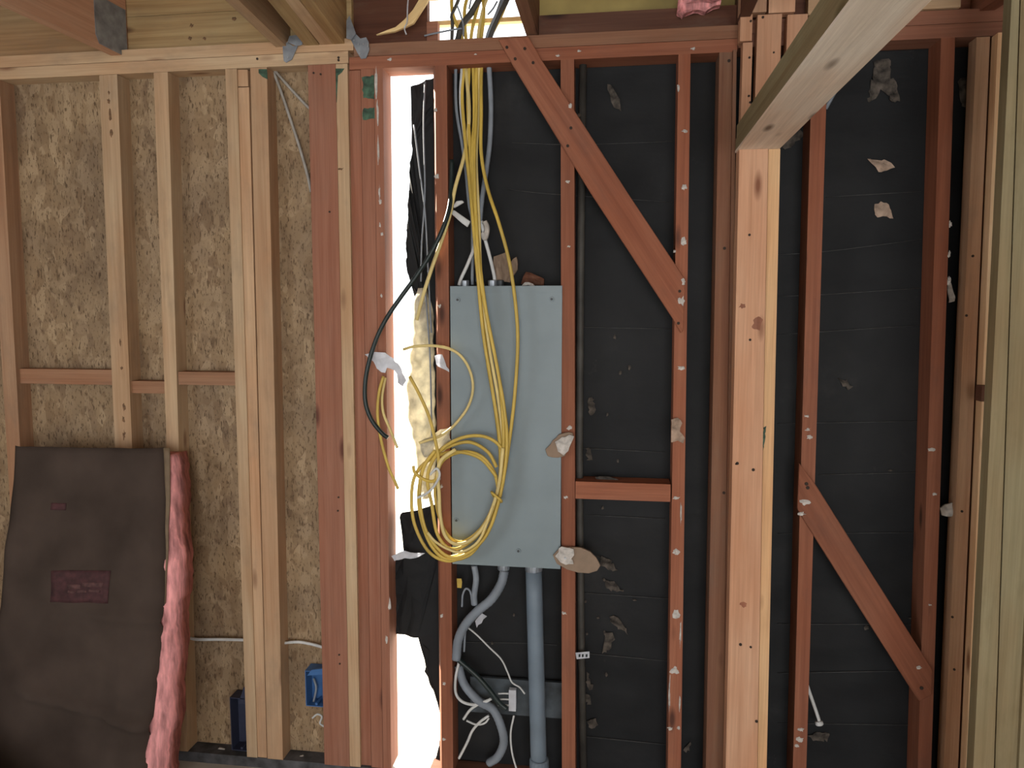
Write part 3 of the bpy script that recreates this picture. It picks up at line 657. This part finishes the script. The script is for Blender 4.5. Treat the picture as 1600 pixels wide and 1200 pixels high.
for pts, lab in (([(664, 128), (662, 200), (664, 300), (659, 380), (658, 440)], 'dull grey wire hanging at left in the gap'),
                 ([(647, 195), (655, 260), (664, 330), (669, 420), (674, 520)], 'grey wire slanting down the torn paper'),
                 ([(664, 450), (668, 500), (672, 560), (674, 640), (675, 700)], 'grey wire running beside the foam strip')):
    tag(tube('thin_wire', ppath(pts, W+.045), .003, 'grey', sides=6), lab, 'wire')

# ------------------------------------------------------------------ electrical panel
YF = W-.004
tl, tr, br, bl = unp(703, 447, YF), unp(876, 446.5, YF), unp(878, 889, YF), unp(708, 880, YF)
pz1 = (tl.z+tr.z)/2; pz0 = (bl.z+br.z)/2; px0 = (tl.x+bl.x)/2; px1 = (tr.x+br.x)/2
e = bpy.data.objects.new('electrical_panel', None); COL.objects.link(e); e.location = ((px0+px1)/2, W+.04, pz0)
tag(e, 'grey metal electrical panel mounted between red studs', 'panel')
box('enclosure', px0+.012, px1-.004, YF+.006, BK-.012, pz0+.008, pz1-.006, 'panel_grey', e, .004)
cv = box('cover', px0, px1, YF-.004, YF+.005, pz0, pz1, 'panel_grey', e, .002, 2)
zl_ = unp(790, 458, YF).z
box('cover_lip', px0+.001, px1-.001, YF-.0055, YF-.0035, zl_, pz1-.001, 'panel_grey', e, .0008)
for x, y in ((715, 468.5), (862, 467.5), (810, 861), (713, 813)):
    c = unp(x, y, YF-.006)
    sc = cyl('screw_washer', c, (0, 1, 0), .0085, .003, 'panel_grey', e, 16, .0006)
    cyl('screw', c-Vector((0, .0022, 0)), (0, 1, 0), .0042, .003, 'dark_metal', sc, 10)
for x, r in ((727, .014), (770, .016), (782, .012)):
    c = unp(x, 440, W+.04); c.z = pz1+.006
    cyl('cable_connector', c, (0, 0, 1), r, .03, 'galv' if x != 782 else 'dark_metal', e, 14, .002)
for x, r in ((787, .021), (834, .03)):
    c = unp(x, 890, W+.03); c.z = pz0-.010
    q = cyl('conduit_hub', c, (0, 0, 1), r, .034, 'galv', e, 18, .003)
tag(crumpled('debris_scrap', [(770, 440), (772, 400), (790, 395), (796, 410), (808, 402), (809, 420), (796, 440)], W+.05, 'drywall_paper', .02, .012, seed=12), 'brown paper debris on top of the electrical panel', 'debris')
tag(crumpled('debris_scrap', [(814, 443), (822, 425), (838, 430), (851, 436), (850, 445)], W+.045, 'fir_dark', .02, .012, seed=13), 'dark debris chunk on top of the panel at right', 'debris')
tag(crumpled('debris_scrap', [(816, 446), (820, 440), (832, 443), (836, 446)], W+.02, 'plaster', .01, .01, seed=14), 'white plaster crumb on the panel top edge', 'debris')
# conduit pipes
a, b = unp(834, 893, W+.02), unp(842, 1198, W-.0)
b2 = a+(b-a)*1.1; b2.z = .0
pp = tag(tube('conduit_pipe', [a, a+(b-a)*.5, Vector((b2.x, b2.y, ZB+.002))], .0285, 'pipe', sides=18, n=3), 'thick blue-grey conduit pipe below the panel', 'pipe')
c = unp(842, 1192, W); cyl('pipe_coupling', Vector((b2.x-.001, b2.y, .09)), (0, 0, 1), .034, .08, 'pipe', pp, 18, .003)
c0, c1 = unp(911, 96, BK-.03), unp(912, 1190, BK-.03)
tag(tube('vertical_pipe', [(c0.x, c0.y, ZP-.001), (c0.x, c0.y, 1.2), (c1.x, c1.y, ZB)], .0125, 'old_pipe', sides=12, n=2), 'dull grey vertical pipe against the black paper', 'pipe')
tag(tube('flexible_conduit', ppath([(788, 892, W+.02), (783, 912, W+.01), (768, 936, W), (745, 956, W), (727, 976, W), (716, 1000, W), (713, 1030, W)], W), .0165, 'flex', sides=12, n=9, ribs=-.05), 'grey flexible conduit curving from the panel bottom', 'conduit')
tag(tube('flexible_conduit', ppath([(716, 1040, W+.03), (726, 1070, W+.03), (748, 1095, W+.02), (770, 1108, W+.01), (783, 1135, W), (787, 1160, W+.015), (778, 1182, W+.03), (764, 1192, W+.045)], W), .0155, 'flex', sides=12, n=9, ribs=-.05), 'thick grey cable loop near the floor below the panel', 'conduit')
for pts, lab, r, mt in (
    ([(729, 979), (745, 992), (765, 1012), (783, 1030), (793, 1050), (800, 1066), (812, 1074), (820, 1084)], 'thin white wire arching right to the conduit pipe', .003, 'white'),
    ([(717, 1036), (712, 1058), (712, 1082), (722, 1096), (740, 1101), (756, 1098), (767, 1092)], 'white cable looping low beside the red stud', .0052, 'white'),
    ([(768, 1092), (748, 1100), (734, 1110), (724, 1124)], 'short white cable crossing under the black cable', .0048, 'white'),
    ([(729, 1126), (744, 1132), (757, 1130), (764, 1122)], 'small curled white wire end', .0035, 'white'),
    ([(764, 1118), (750, 1128), (738, 1142), (730, 1160), (717, 1185)], 'white cable end pointing down to the floor', .0048, 'white'),
    ([(803, 1118), (798, 1145), (800, 1175), (808, 1205)], 'thin white wire dropping from the terminal block', .0035, 'white'),
    ([(727, 985), (726, 1000), (725, 1018)], 'short grey wire behind the flexible conduit', .004, 'grey'),
    ([(722, 948), (723, 930), (728, 920), (735, 925), (738, 945)], 'thin looped wire under the panel corner', .0035, 'grey'),
    ([(741, 884), (744, 905), (741, 930), (742, 945)], 'grey ribbon cable dropping below the panel', .011, 'grey'),
    ([(713, 1028), (727, 1040), (745, 1056), (763, 1076), (780, 1098), (792, 1108)], 'stiff black cable sloping to the terminal block', .0095, 'black')):
    tag(tube('wire' if r < .005 else 'cable', ppath(pts, W+.012 if mt != 'black' else W+.0), r, mt, sides=8), lab, 'wire' if r < .005 else 'cable')
tag(crumpled('tape_tag', [(714, 904), (721, 904), (722, 918), (715, 919)], W+.03, 'yellow', .003, .003, seed=3), 'small yellow tag on a wire below the panel', 'tag')
tag(crumpled('plastic_scrap', [(741, 972), (752, 958), (760, 962), (752, 974), (744, 980)], W+.05, 'tape', .008, .002, seed=15), 'white plastic scrap behind the flexible conduit', 'plastic')
# terminal block
e = bpy.data.objects.new('terminal_block', None); COL.objects.link(e); tc_ = unp(800, 1096, W+.01); e.location = tc_; tag(e, 'pale blue terminal block with protruding white prongs', 'terminal block')
a, b = unp(795, 1111, W+.01), unp(806, 1079, W+.01)
box('block_body', a.x, b.x, W+.01, W+.03, a.z, b.z, M_tb if False else 'tape', e, .002)
for y in (1084, 1093, 1102): tube('prong', ppath([(778, y, W+.012), (787, y-.5, W+.012), (796, y, W+.015)], W), .003, 'white', e, sides=6, n=3)
# low grey raceway behind the pipe
a, b = unp(735, 1112, W+.062), unp(889, 1068, W+.062)
tag(box('raceway', a.x, b.x-.01, W+.062, BK-.014, a.z, b.z, 'dark_raceway', None, .003), 'low grey raceway box behind the conduit pipe', 'raceway')

# ------------------------------------------------------------------ cables over the panel
YC = W-.05; YI = W+.045
def cable(label, pts, mat='yellow', r=.0058, flat=.62, cat='cable', Y=YC, group=None):
    return tag(tube('cable', ppath(pts, Y), r, mat, sides=8, flat=flat), label, cat, group)
cable('yellow cable at the left of the hanging bundle, coiled below', [(706, -20, YI), (707, 20, YI), (722, 60, YI), (725, 100, YI), (722, 150, W+.03), (727, 220, W), (735, 300, W-.02), (742, 380), (748, 447), (761, 560), (774, 640), (782, 720), (774, 800), (748, 850), (708, 876, W-.06), (672, 864, W-.06), (648, 820, W-.06), (643, 775, W-.055), (650, 740, W-.05), (675, 716, W-.05), (712, 706, W-.055), (750, 716, W-.06), (776, 745, W-.065)])
cable('yellow cable with the widest turn in the coil', [(736, -20, YI), (726, 15, YI), (728, 60, YI), (733, 100, YI), (731, 160, W+.03), (735, 240, W-.005), (741, 320, W-.025), (746, 420), (755, 520), (768, 600), (781, 690), (780, 760), (762, 815), (735, 846), (706, 858, W-.07), (684, 836, W-.07), (675, 790, W-.07), (668, 745, W-.065), (684, 708, W-.06), (716, 686, W-.055), (750, 681, W-.055), (776, 692, W-.06), (790, 716, W-.062), (786, 742, W-.062)], Y=YC-.006)
cable('yellow cable curving along the inside of the coil', [(756, -20, YI), (744, 20, YI), (736, 60, YI), (739, 100, YI), (741, 180, W+.025), (738, 240, W-.01), (743, 320, W-.03), (750, 430), (766, 520), (781, 600), (787, 690), (778, 765), (756, 820), (724, 846), (700, 836, W-.05), (684, 800, W-.048), (680, 755, W-.046), (692, 720, W-.048), (722, 706, W-.052), (752, 713, W-.058), (772, 738, W-.06), (779, 766, W-.06)], Y=YC-.012)
cable('yellow cable ending in the gap beside the coil', [(752, -20, YI), (756, 15, YI), (752, 60, YI), (745, 100, YI), (744, 180, W+.02), (741, 250, W-.015), (745, 360, W-.04), (757, 470), (774, 560), (788, 640), (792, 700), (782, 772), (760, 836), (724, 868), (694, 866, W-.07), (666, 830, W-.07), (656, 780, W-.065), (660, 735, W-.06), (676, 712, W-.05), (706, 696, W-.045), (735, 691, W-.045), (762, 706, W-.05), (776, 730, W-.055)], Y=YC-.018)
cable('rightmost yellow cable bowing out over the panel', [(800, -20, YI), (785, 20, YI), (766, 60, YI), (753, 100, YI), (752, 180, W+.015), (752, 240, W-.01), (762, 295, W-.03), (780, 350), (796, 410), (806, 480), (809, 540), (804, 620), (797, 680), (788, 740), (778, 780)], Y=YC-.01)
cable('yellow cable straight down the middle of the panel', [(768, -20, YI), (755, 15, YI), (747, 60, YI), (749, 100, YI), (747, 180, W+.03), (744, 250, W), (748, 340, W-.03), (752, 440), (764, 540), (778, 620), (786, 700), (781, 765), (764, 826), (732, 860), (700, 872, W-.05)], Y=YC-.002, mat='yellow_pale')
cable('yellow cable veering left behind the black cable', [(728, 105, YI), (733, 180, W+.02), (726, 240, W), (712, 290, W-.02), (703, 335, W-.03), (690, 376, W-.035), (675, 418, W-.035), (661, 462, W-.03), (651, 500, W-.02)], mat='yellow_pale', r=.0065)
cable('pale yellow cable looping from the gap across the panel', [(630, 546, W-.03), (650, 541), (685, 541), (714, 551), (732, 574), (739, 604), (732, 634), (712, 662), (690, 680), (668, 688), (655, 692)], mat='yellow_pale', r=.0048)
cable('yellow cable falling from the foam into the coil', [(640, 588), (655, 616), (670, 650), (680, 688), (685, 716), (684, 742), (676, 752), (660, 748), (648, 738), (646, 728)], mat='yellow', r=.0056, Y=YC-.02)
cable('yellow cable hanging at far left of the gap', [(599, 588), (592, 615), (590, 650), (596, 690), (607, 730), (616, 750), (622, 764)], mat='yellow', r=.0052)
cable('second yellow cable crossing the left gap edge', [(602, 590), (597, 620), (599, 645), (608, 668), (615, 685), (621, 700)], mat='yellow_pale', r=.005, Y=YC+.01)
cable('white wire end poking out of the yellow coil', [(672, 742), (682, 732), (687, 742), (680, 757), (668, 770), (652, 778)], mat='white', r=.0042, Y=YC-.03)
cable('pale inner yellow cable at the coil bottom', [(786, 700), (779, 760), (762, 812), (738, 842), (714, 850), (696, 838), (688, 806), (686, 770), (684, 740), (690, 718), (712, 702)], mat='yellow_pale', r=.0062, Y=YC-.022)
cable('loose yellow end sagging under the coil', [(770, 790), (750, 842), (722, 862), (700, 858), (680, 846), (668, 832)], mat='yellow_pale', r=.0045, Y=YC-.026)
cable('wide yellow outer turn at the coil left', [(765, 825), (735, 866), (700, 874), (676, 856), (660, 818), (654, 775), (662, 730), (680, 704)], mat='yellow', r=.006, Y=YC-.012)
cable('added cable coloured backlit dark leaning right in the upper hole', [(716, 62, YI), (722, 40, YI), (738, 18, YI), (750, -4, YI), (756, -24, YI)], mat='old_pipe', r=.011, flat=.9)  # three added cables here; backlit darkness is put into their colour
cable('added slim cable coloured backlit dark and kinked in the upper hole', [(706, 62, YI), (707, 36, YI), (706, 24, YI), (713, 8, YI), (722, -14, YI)], mat='old_pipe', r=.006, flat=.9)
cable('added cable coloured backlit dark at the right of the upper hole', [(764, 62, YI), (772, 42, YI), (782, 20, YI), (792, 0, YI), (798, -20, YI)], mat='old_pipe', r=.009, flat=.9, Y=YI)
tag(tube('cable_tie', ppath([(769, 770, W-.085), (776, 776, W-.092), (783, 782, W-.085), (782, 784, W-.04), (772, 776, W-.035), (768, 769, W-.06), (769, 770, W-.085)], W), .0045, 'yellow', sides=6), 'yellow tie wrapped around the coil', 'tie')
cable('thick black cable bowing left across the bright gap', [(706, 250, W+.0), (705, 290, W-.01), (702, 325, W-.04), (690, 362), (672, 398), (650, 432), (628, 462), (606, 494), (590, 525), (578, 560), (571, 595), (571, 628), (580, 655), (596, 676), (606, 684)], mat='black', r=.0078, flat=1, Y=YC-.006)
cable('thick grey cable right of the yellow bundle', [(792, -20, YI), (778, 20, YI), (762, 60, YI), (764, 100, YI), (767, 165, YI), (765, 225, YI), (757, 285, W+.03), (751, 330, W+.02), (748, 400, W+.03), (747, 440, W+.04)], mat='grey', r=.0085, flat=.8)
cable('thin grey cable left of the yellow bundle', [(713, 60, YI), (712, 105, YI), (713, 170, YI), (722, 225, YI), (728, 270, YI), (733, 320, YI), (738, 350, YI), (738, 445, YI)], mat='grey', r=.0055)
cable('white cable entering the panel top at left', [(722, 104, YI), (720, 160, W+.03), (728, 230, W+.02), (741, 340, W+.02), (742, 380, W+.02), (732, 410, W+.03), (720, 436, W+.04), (717, 446, W+.04)], mat='white', r=.006)
cable('white cable entering the panel top in the middle', [(752, 345, W+.01), (757, 370, W+.015), (765, 400, W+.025), (772, 430, W+.04), (773, 442, W+.04)], mat='white', r=.006)
for poly, lab, sd_ in (([(707, 322), (713, 314), (722, 313), (725, 316), (715, 322), (709, 325)], 'upper short white wire stub by the black cable', 1), ([(705, 329), (709, 328), (735, 346), (730, 355), (722, 349), (706, 335)], 'lower short white wire stub by the black cable', 2)):
    tag(prism('wire_stub', poly, W-.02, .009, 'white', bevel=.002), lab, 'wire')
tag(tube('wire_stub', ppath([(757, 346), (761, 356), (758, 372), (753, 364)], W), .009, 'plaster', sides=8), 'plaster-coated cable clamp on the bundle', 'clamp')
# small wires beside the upper hole
for pts, lab in (([(663, 56), (680, 52), (705, 47), (722, 44)], 'thin dark wire crossing the upper hole sideways'), ([(738, -12), (735, 4), (733, 14)], 'short wire tip hanging in the upper hole'), ([(714, 8), (720, 24), (724, 40), (724, 57)], 'thin dark wire dropping through the upper hole'), ([(777, 2), (770, 14), (762, 23)], 'thin bent wire end in the upper hole')):
    tag(tube('wire', ppath(pts, W+.03), .003, 'grey', sides=6), lab, 'wire')

# ------------------------------------------------------------------ drywall scraps and little things on the studs
e = bpy.data.objects.new('drywall_scrap', None); COL.objects.link(e); e.location = unp(902, 876, W-.02); tag(e, 'oval brown drywall scrap with torn white core', 'drywall scrap')
prism('paper_face', [(864, 868), (874, 857), (890, 855), (908, 856), (922, 862), (932, 872), (938, 884), (933, 892), (920, 896), (904, 895), (886, 890), (870, 881)], W-.022, .010, 'drywall_paper', e, bevel=.001)
crumpled('gypsum_core', [(872, 856), (884, 855), (896, 858), (897, 868), (892, 872), (896, 882), (884, 883), (876, 878), (868, 870), (873, 864)], W-.030, 'plaster', .004, .006, e, seed=2)
cyl('screw', unp(883, 872, W-.032), (0, 1, 0), .004, .004, 'steel', e, 10)
e = bpy.data.objects.new('drywall_scrap', None); COL.objects.link(e); e.location = unp(875, 695, W-.02); tag(e, 'ragged drywall scrap hanging at the panel edge', 'drywall scrap')
prism('paper_face', rough_poly([(852, 702), (860, 693), (872, 680), (885, 676), (895, 676), (896, 684), (890, 700), (882, 712), (872, 715), (855, 713)], 5, .8, 5), W-.022, .008, 'drywall_paper', e, bevel=.001)
crumpled('gypsum_core', [(868, 690), (878, 684), (890, 680), (896, 682), (890, 693), (888, 704), (880, 711), (871, 706), (872, 697)], W-.030, 'plaster', .008, .006, e, seed=3)
tag(crumpled('plaster_scrap', [(1050, 655), (1060, 652), (1066, 662), (1062, 675), (1071, 686), (1066, 692), (1058, 688), (1050, 692), (1052, 680), (1056, 668)], W-.012, 'tan_paper', .012, .005, seed=21), 'ragged plaster scrap on the brace stud', 'scrap')
tag(crumpled('plaster_scrap', [(1468, 795), (1478, 790), (1490, 786), (1492, 806), (1480, 808), (1470, 804)], W+.02, 'plaster', .012, .006, seed=22), 'dusty plaster wad between the two right studs', 'scrap')
tag(crumpled('plaster_scrap', [(1482, 430), (1490, 455), (1492, 470), (1484, 474), (1480, 452)], W+.03, 'plaster', .012, .006, seed=23), 'small plaster shred right of the tall red stud', 'scrap')
e = bpy.data.objects.new('tape_label', None); COL.objects.link(e); e.location = unp(910, 1024, W+.02); tag(e, 'small white strip with dark marks beside the red stud', 'tape')
q = prism('strip', [(899, 1020), (921, 1018), (921, 1028), (901, 1030)], W+.02, .001, 'tape', e, bevel=0)
for x in (904, 909, 915): prism('printed_mark', [(x, 1022.5), (x+3, 1022), (x+3, 1026.5), (x, 1027)], W+.0192, .0006, 'black', e, bevel=0)
# coax hanging low in the right bay, and a cable from the beam
t = tag(tube('cable', ppath([(1258, 1062, W+.03), (1266, 1085, W+.03), (1274, 1108, W+.03), (1280, 1126, W+.03)], W), .0058, 'white'), 'white cable stub with a plug in the right bay', 'cable')
cyl('plug', unp(1280, 1130, W+.03), (.25, -.2, -1), .013, .014, 'white', t, 14, .003)
tag(tube('cable', ppath([(1353, 74, W-.02), (1340, 98, W-.01), (1318, 125, W+.01), (1304, 145, W+.02), (1290, 170, W+.04)], W), .006, 'grey'), 'thin grey cable hanging behind the overhead beam', 'cable')
tag(tube('cable', ppath([(425, 106), (440, 146), (455, 190), (468, 230), (480, 272), (486, 300)], W+.055), .0052, 'dull_cable'), 'longer grey cable slanting behind the wide reddish post', 'cable')
tag(tube('cable', ppath([(427, 108), (443, 126), (460, 145), (478, 164), (490, 176)], W+.05), .0048, 'dull_cable'), 'shorter grey cable slanting behind the wide reddish post', 'cable')
tag(tube('cable', ppath([(296, 997), (310, 999), (345, 999), (386, 1000)], W+.04), .0058, 'white'), 'white cable crossing the bay right of the insulation', 'cable')
tag(tube('cable', ppath([(440, 1005), (465, 1003), (485, 1006), (500, 1010), (512, 1014)], W+.04), .0055, 'white'), 'white cable entering the wide reddish post', 'cable')
for pts, lab in (([(488, 1122), (496, 1116), (503, 1120), (500, 1130), (508, 1136)], 'curled white wire end below the blue box'),):
    tag(tube('wire', ppath(pts, W+.03), .0035, 'white', sides=6), lab, 'wire')
# blue outlet box: open box with back, sides and a screw boss
def outlet_box(x0, x1, y0, y1, mat, label, Y0=W+.004, Y1=W+.06):
    e = bpy.data.objects.new('outlet_box', None); COL.objects.link(e)
    a, b = unp(x0, y1, Y0), unp(x1, y0, Y0); e.location = ((a.x+b.x)/2, Y1, a.z); tag(e, label, 'outlet box'); t = .003
    box('back_plate', a.x, b.x, Y1-t, Y1, a.z, b.z, mat, e, .0005)
    box('side_plate', a.x, a.x+t, Y0, Y1-t, a.z, b.z, mat, e, .0005); box('side_plate', b.x-t, b.x, Y0, Y1-t, a.z, b.z, mat, e, .0005)
    box('end_plate', a.x+t, b.x-t, Y0, Y1-t, a.z, a.z+t, mat, e, .0005); box('end_plate', a.x+t, b.x-t, Y0, Y1-t, b.z-t, b.z, mat, e, .0005)
    xm = (a.x+b.x)/2
    for z in (a.z+.008, b.z-.008): cyl('screw_boss', (xm, (Y0+Y1)/2, z), (0, 1, 0), .005, Y1-Y0-.008, mat, e, 10)
    return e, a, b
e, a, b = outlet_box(478, 508, 1050, 1103, 'blue', 'blue plastic outlet box left of the wide reddish post')
prism('nail_bracket', [(480, 1056), (486, 1047), (508, 1044), (508, 1054)], W+.002, .012, 'blue', e, bevel=.001)
tube('wire_lead', ppath([(490, 1060, W+.04), (494, 1075, W+.03), (490, 1096, W+.03)], W), .004, 'grey', e)
e, a, b = outlet_box(362, 389, 1092, 1172, 'navy', 'dark blue outlet box low beside the triple studs')
prism('nail_bracket', [(372, 1100), (380, 1075), (388, 1068), (388, 1100)], W+.004, .01, 'navy', e, bevel=.001)
for x, y, w in ((310, 1176, 14), (345, 1172, 18), (455, 1186, 20), (470, 1183, 10)):
    tag(crumpled('debris_scrap', [(x-w/2, y+3), (x-w/4, y-2), (x+w/4, y-3), (x+w/2, y+2), (x, y+4)], W+.03, 'plaster', .006, .006, seed=int(x)), {310: 'pale crumb on the plate nearest the insulation', 345: 'pale crumb on the plate left of the dark box', 455: 'pale wood chip on the plate below the blue box', 470: 'tiny chip on the plate below the blue box'}[x], 'debris')

# ------------------------------------------------------------------ insulation batt leaning on the studs
TL, TR = unp(21, 697, W-.105), unp(254, 700, W-.105)
BL, BR = unp(-22, 1200, W-.30), unp(229, 1200, W-.30)
ext = TL.z/(TL.z-BL.z)*.998
base = Vector(((BL.x+BR.x)/2, W-.2, 0))
def facing(u, v, creases=1):
    """u across 0..1, v down 0..1 (1 = floor)"""
    t = v*ext
    l = TL.lerp(BL, t); r = TR.lerp(BR, t)
    bul = math.sin(min(1, t)*math.pi)
    l = l+Vector((-.005*bul, 0, 0)); r = r+Vector((.03*math.sin(min(1, t)*math.pi)*(1 if t < .5 else .9), 0, 0))
    p = l.lerp(r, u)
    ed = min(u, 1-u); cr = math.exp(-((v-.70-.13*(u-.3))/.013)**2)*(.03 if u > .25 else .018*max(0, (u-.1)/.15)) + math.exp(-((v-.47-.07*abs(u-.6))/.012)**2)*.018*max(0, min(1, (u-.3)*3))
    w = .02*noise.noise(Vector((u*2.5, v*4, 3)))+.009*noise.noise(Vector((u*8, v*11, 1)))
    p.y += -.02*min(1, ed/.06) + .008 + w - cr*creases
    return p
e = bpy.data.objects.new('insulation_batt', None); COL.objects.link(e); e.location = base; tag(e, 'kraft-faced pink insulation batt leaning on the pale studs', 'insulation')
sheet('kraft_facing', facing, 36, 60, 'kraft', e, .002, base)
def core(u, v):
    p = facing(.03+u*.94, v, 0)
    p.x += .062*u*(1+.35*noise.noise(Vector((2, v*7, 0))))*(.7+.5*v)
    p.y += .012+.014*max(0, (u-.8)/.2)
    p += Vector((0, 1, 0))*.008*noise.noise(Vector((u*20, v*25, 8)))*(1 if u > .93 else 0)
    p.z -= .03*max(0, 1-v*12)
    p.z = max(p.z, .004)
    return p
cr = sheet('fiberglass_core', core, 30, 70, 'pink', e, .085, base)
# roughen the fluffy edge
rnd = random.Random(5)
for v in cr.data.vertices:
    w = v.co+base; v.co.x += .006*noise.noise(w*45); v.co.z += .003*noise.noise(w*60+Vector((9, 0, 0)))
    if v.co.z < .002: v.co.z = .002
def flange(u, v):
    p = facing(1, v*.45); p.x += .002+u*.022*max(.1, 1-v); p.y += -.006+u*.003; return p
sheet('stapling_flange', flange, 3, 24, 'kraft_edge', e, .0015, base)
# red printed panel on the facing (faded, unreadable print)
def pix_uv(px, py):
    best = None
    for j in range(101):
        for i in range(51):
            q = facing(i/50, j/100); d = (q-C0); r = RM.transposed() @ d
            x, y = 800+FPX*r.x/-r.z, 600-FPX*r.y/-r.z; k = (x-px)**2+(y-py)**2
            if best is None or k < best[0]: best = (k, i/50, j/100)
    return best[1:]
(ua, va), (ub, vb) = pix_uv(78, 889), pix_uv(167, 940)
off = Vector((0, -.0016, 0)); off2 = Vector((0, -.0026, 0))
lb = sheet('printed_label', lambda u, v: facing(u, v)+off, 12, 8, 'label_red', e, .001, base, ua, ub, va, vb)
for k, (a0, a1, b0, b1) in enumerate(((.28, .52, .42, .56), (.55, .9, .36, .5), (.3, .42, .62, .7), (.46, .62, .6, .68), (.66, .86, .58, .66))):
    sheet('label_print', lambda u, v: facing(u, v)+off2, 6, 3, 'label_ink', lb, .0006, base, ua+(ub-ua)*a0, ua+(ub-ua)*a1, va+(vb-va)*b0, va+(vb-va)*b1)
(uc, vc), (ud, vd) = pix_uv(80, 783), pix_uv(102, 797)
sheet('printed_spot', lambda u, v: facing(u, v)+off, 5, 4, 'label_red', e, .001, base, uc, ud, vc, vd)
# blue tarp on the floor in front of the batt
bm = bmesh.new(); tb = unp(-20, 1230, W-.62); tb.z = 0; g = []; th_ = unp(20, 1193, W-.62).z
for j in range(15):
    row = []
    for i in range(31):
        u, v = i/30, j/14
        z = (th_*math.sin(v*math.pi)**.6)*(1 if u < .55 else max(0, 1-(u-.55)/.45))*(.97+.06*noise.noise(Vector((u*5, v*4, 2)))) if 0 < j < 14 and 0 < i < 30 else 0
        row.append(bm.verts.new((-.55+u*.72, -.12+v*.24, z+.001)))
    g.append(row)
for j in range(14):
    for i in range(30): bm.faces.new((g[j][i], g[j][i+1], g[j+1][i+1], g[j+1][i]))
bm.faces.new([g[0][i] for i in range(31)]+[g[j][30] for j in range(1, 15)]+[g[14][i] for i in range(29, -1, -1)]+[g[j][0] for j in range(13, 0, -1)])
me = from_bm(bm, 'tarp_bundle'); smooth(me)
tag(link('tarp_bundle', me, 'tarp', None, Matrix.Translation(tb)), 'folded blue tarp on the floor at lower left', 'tarp')
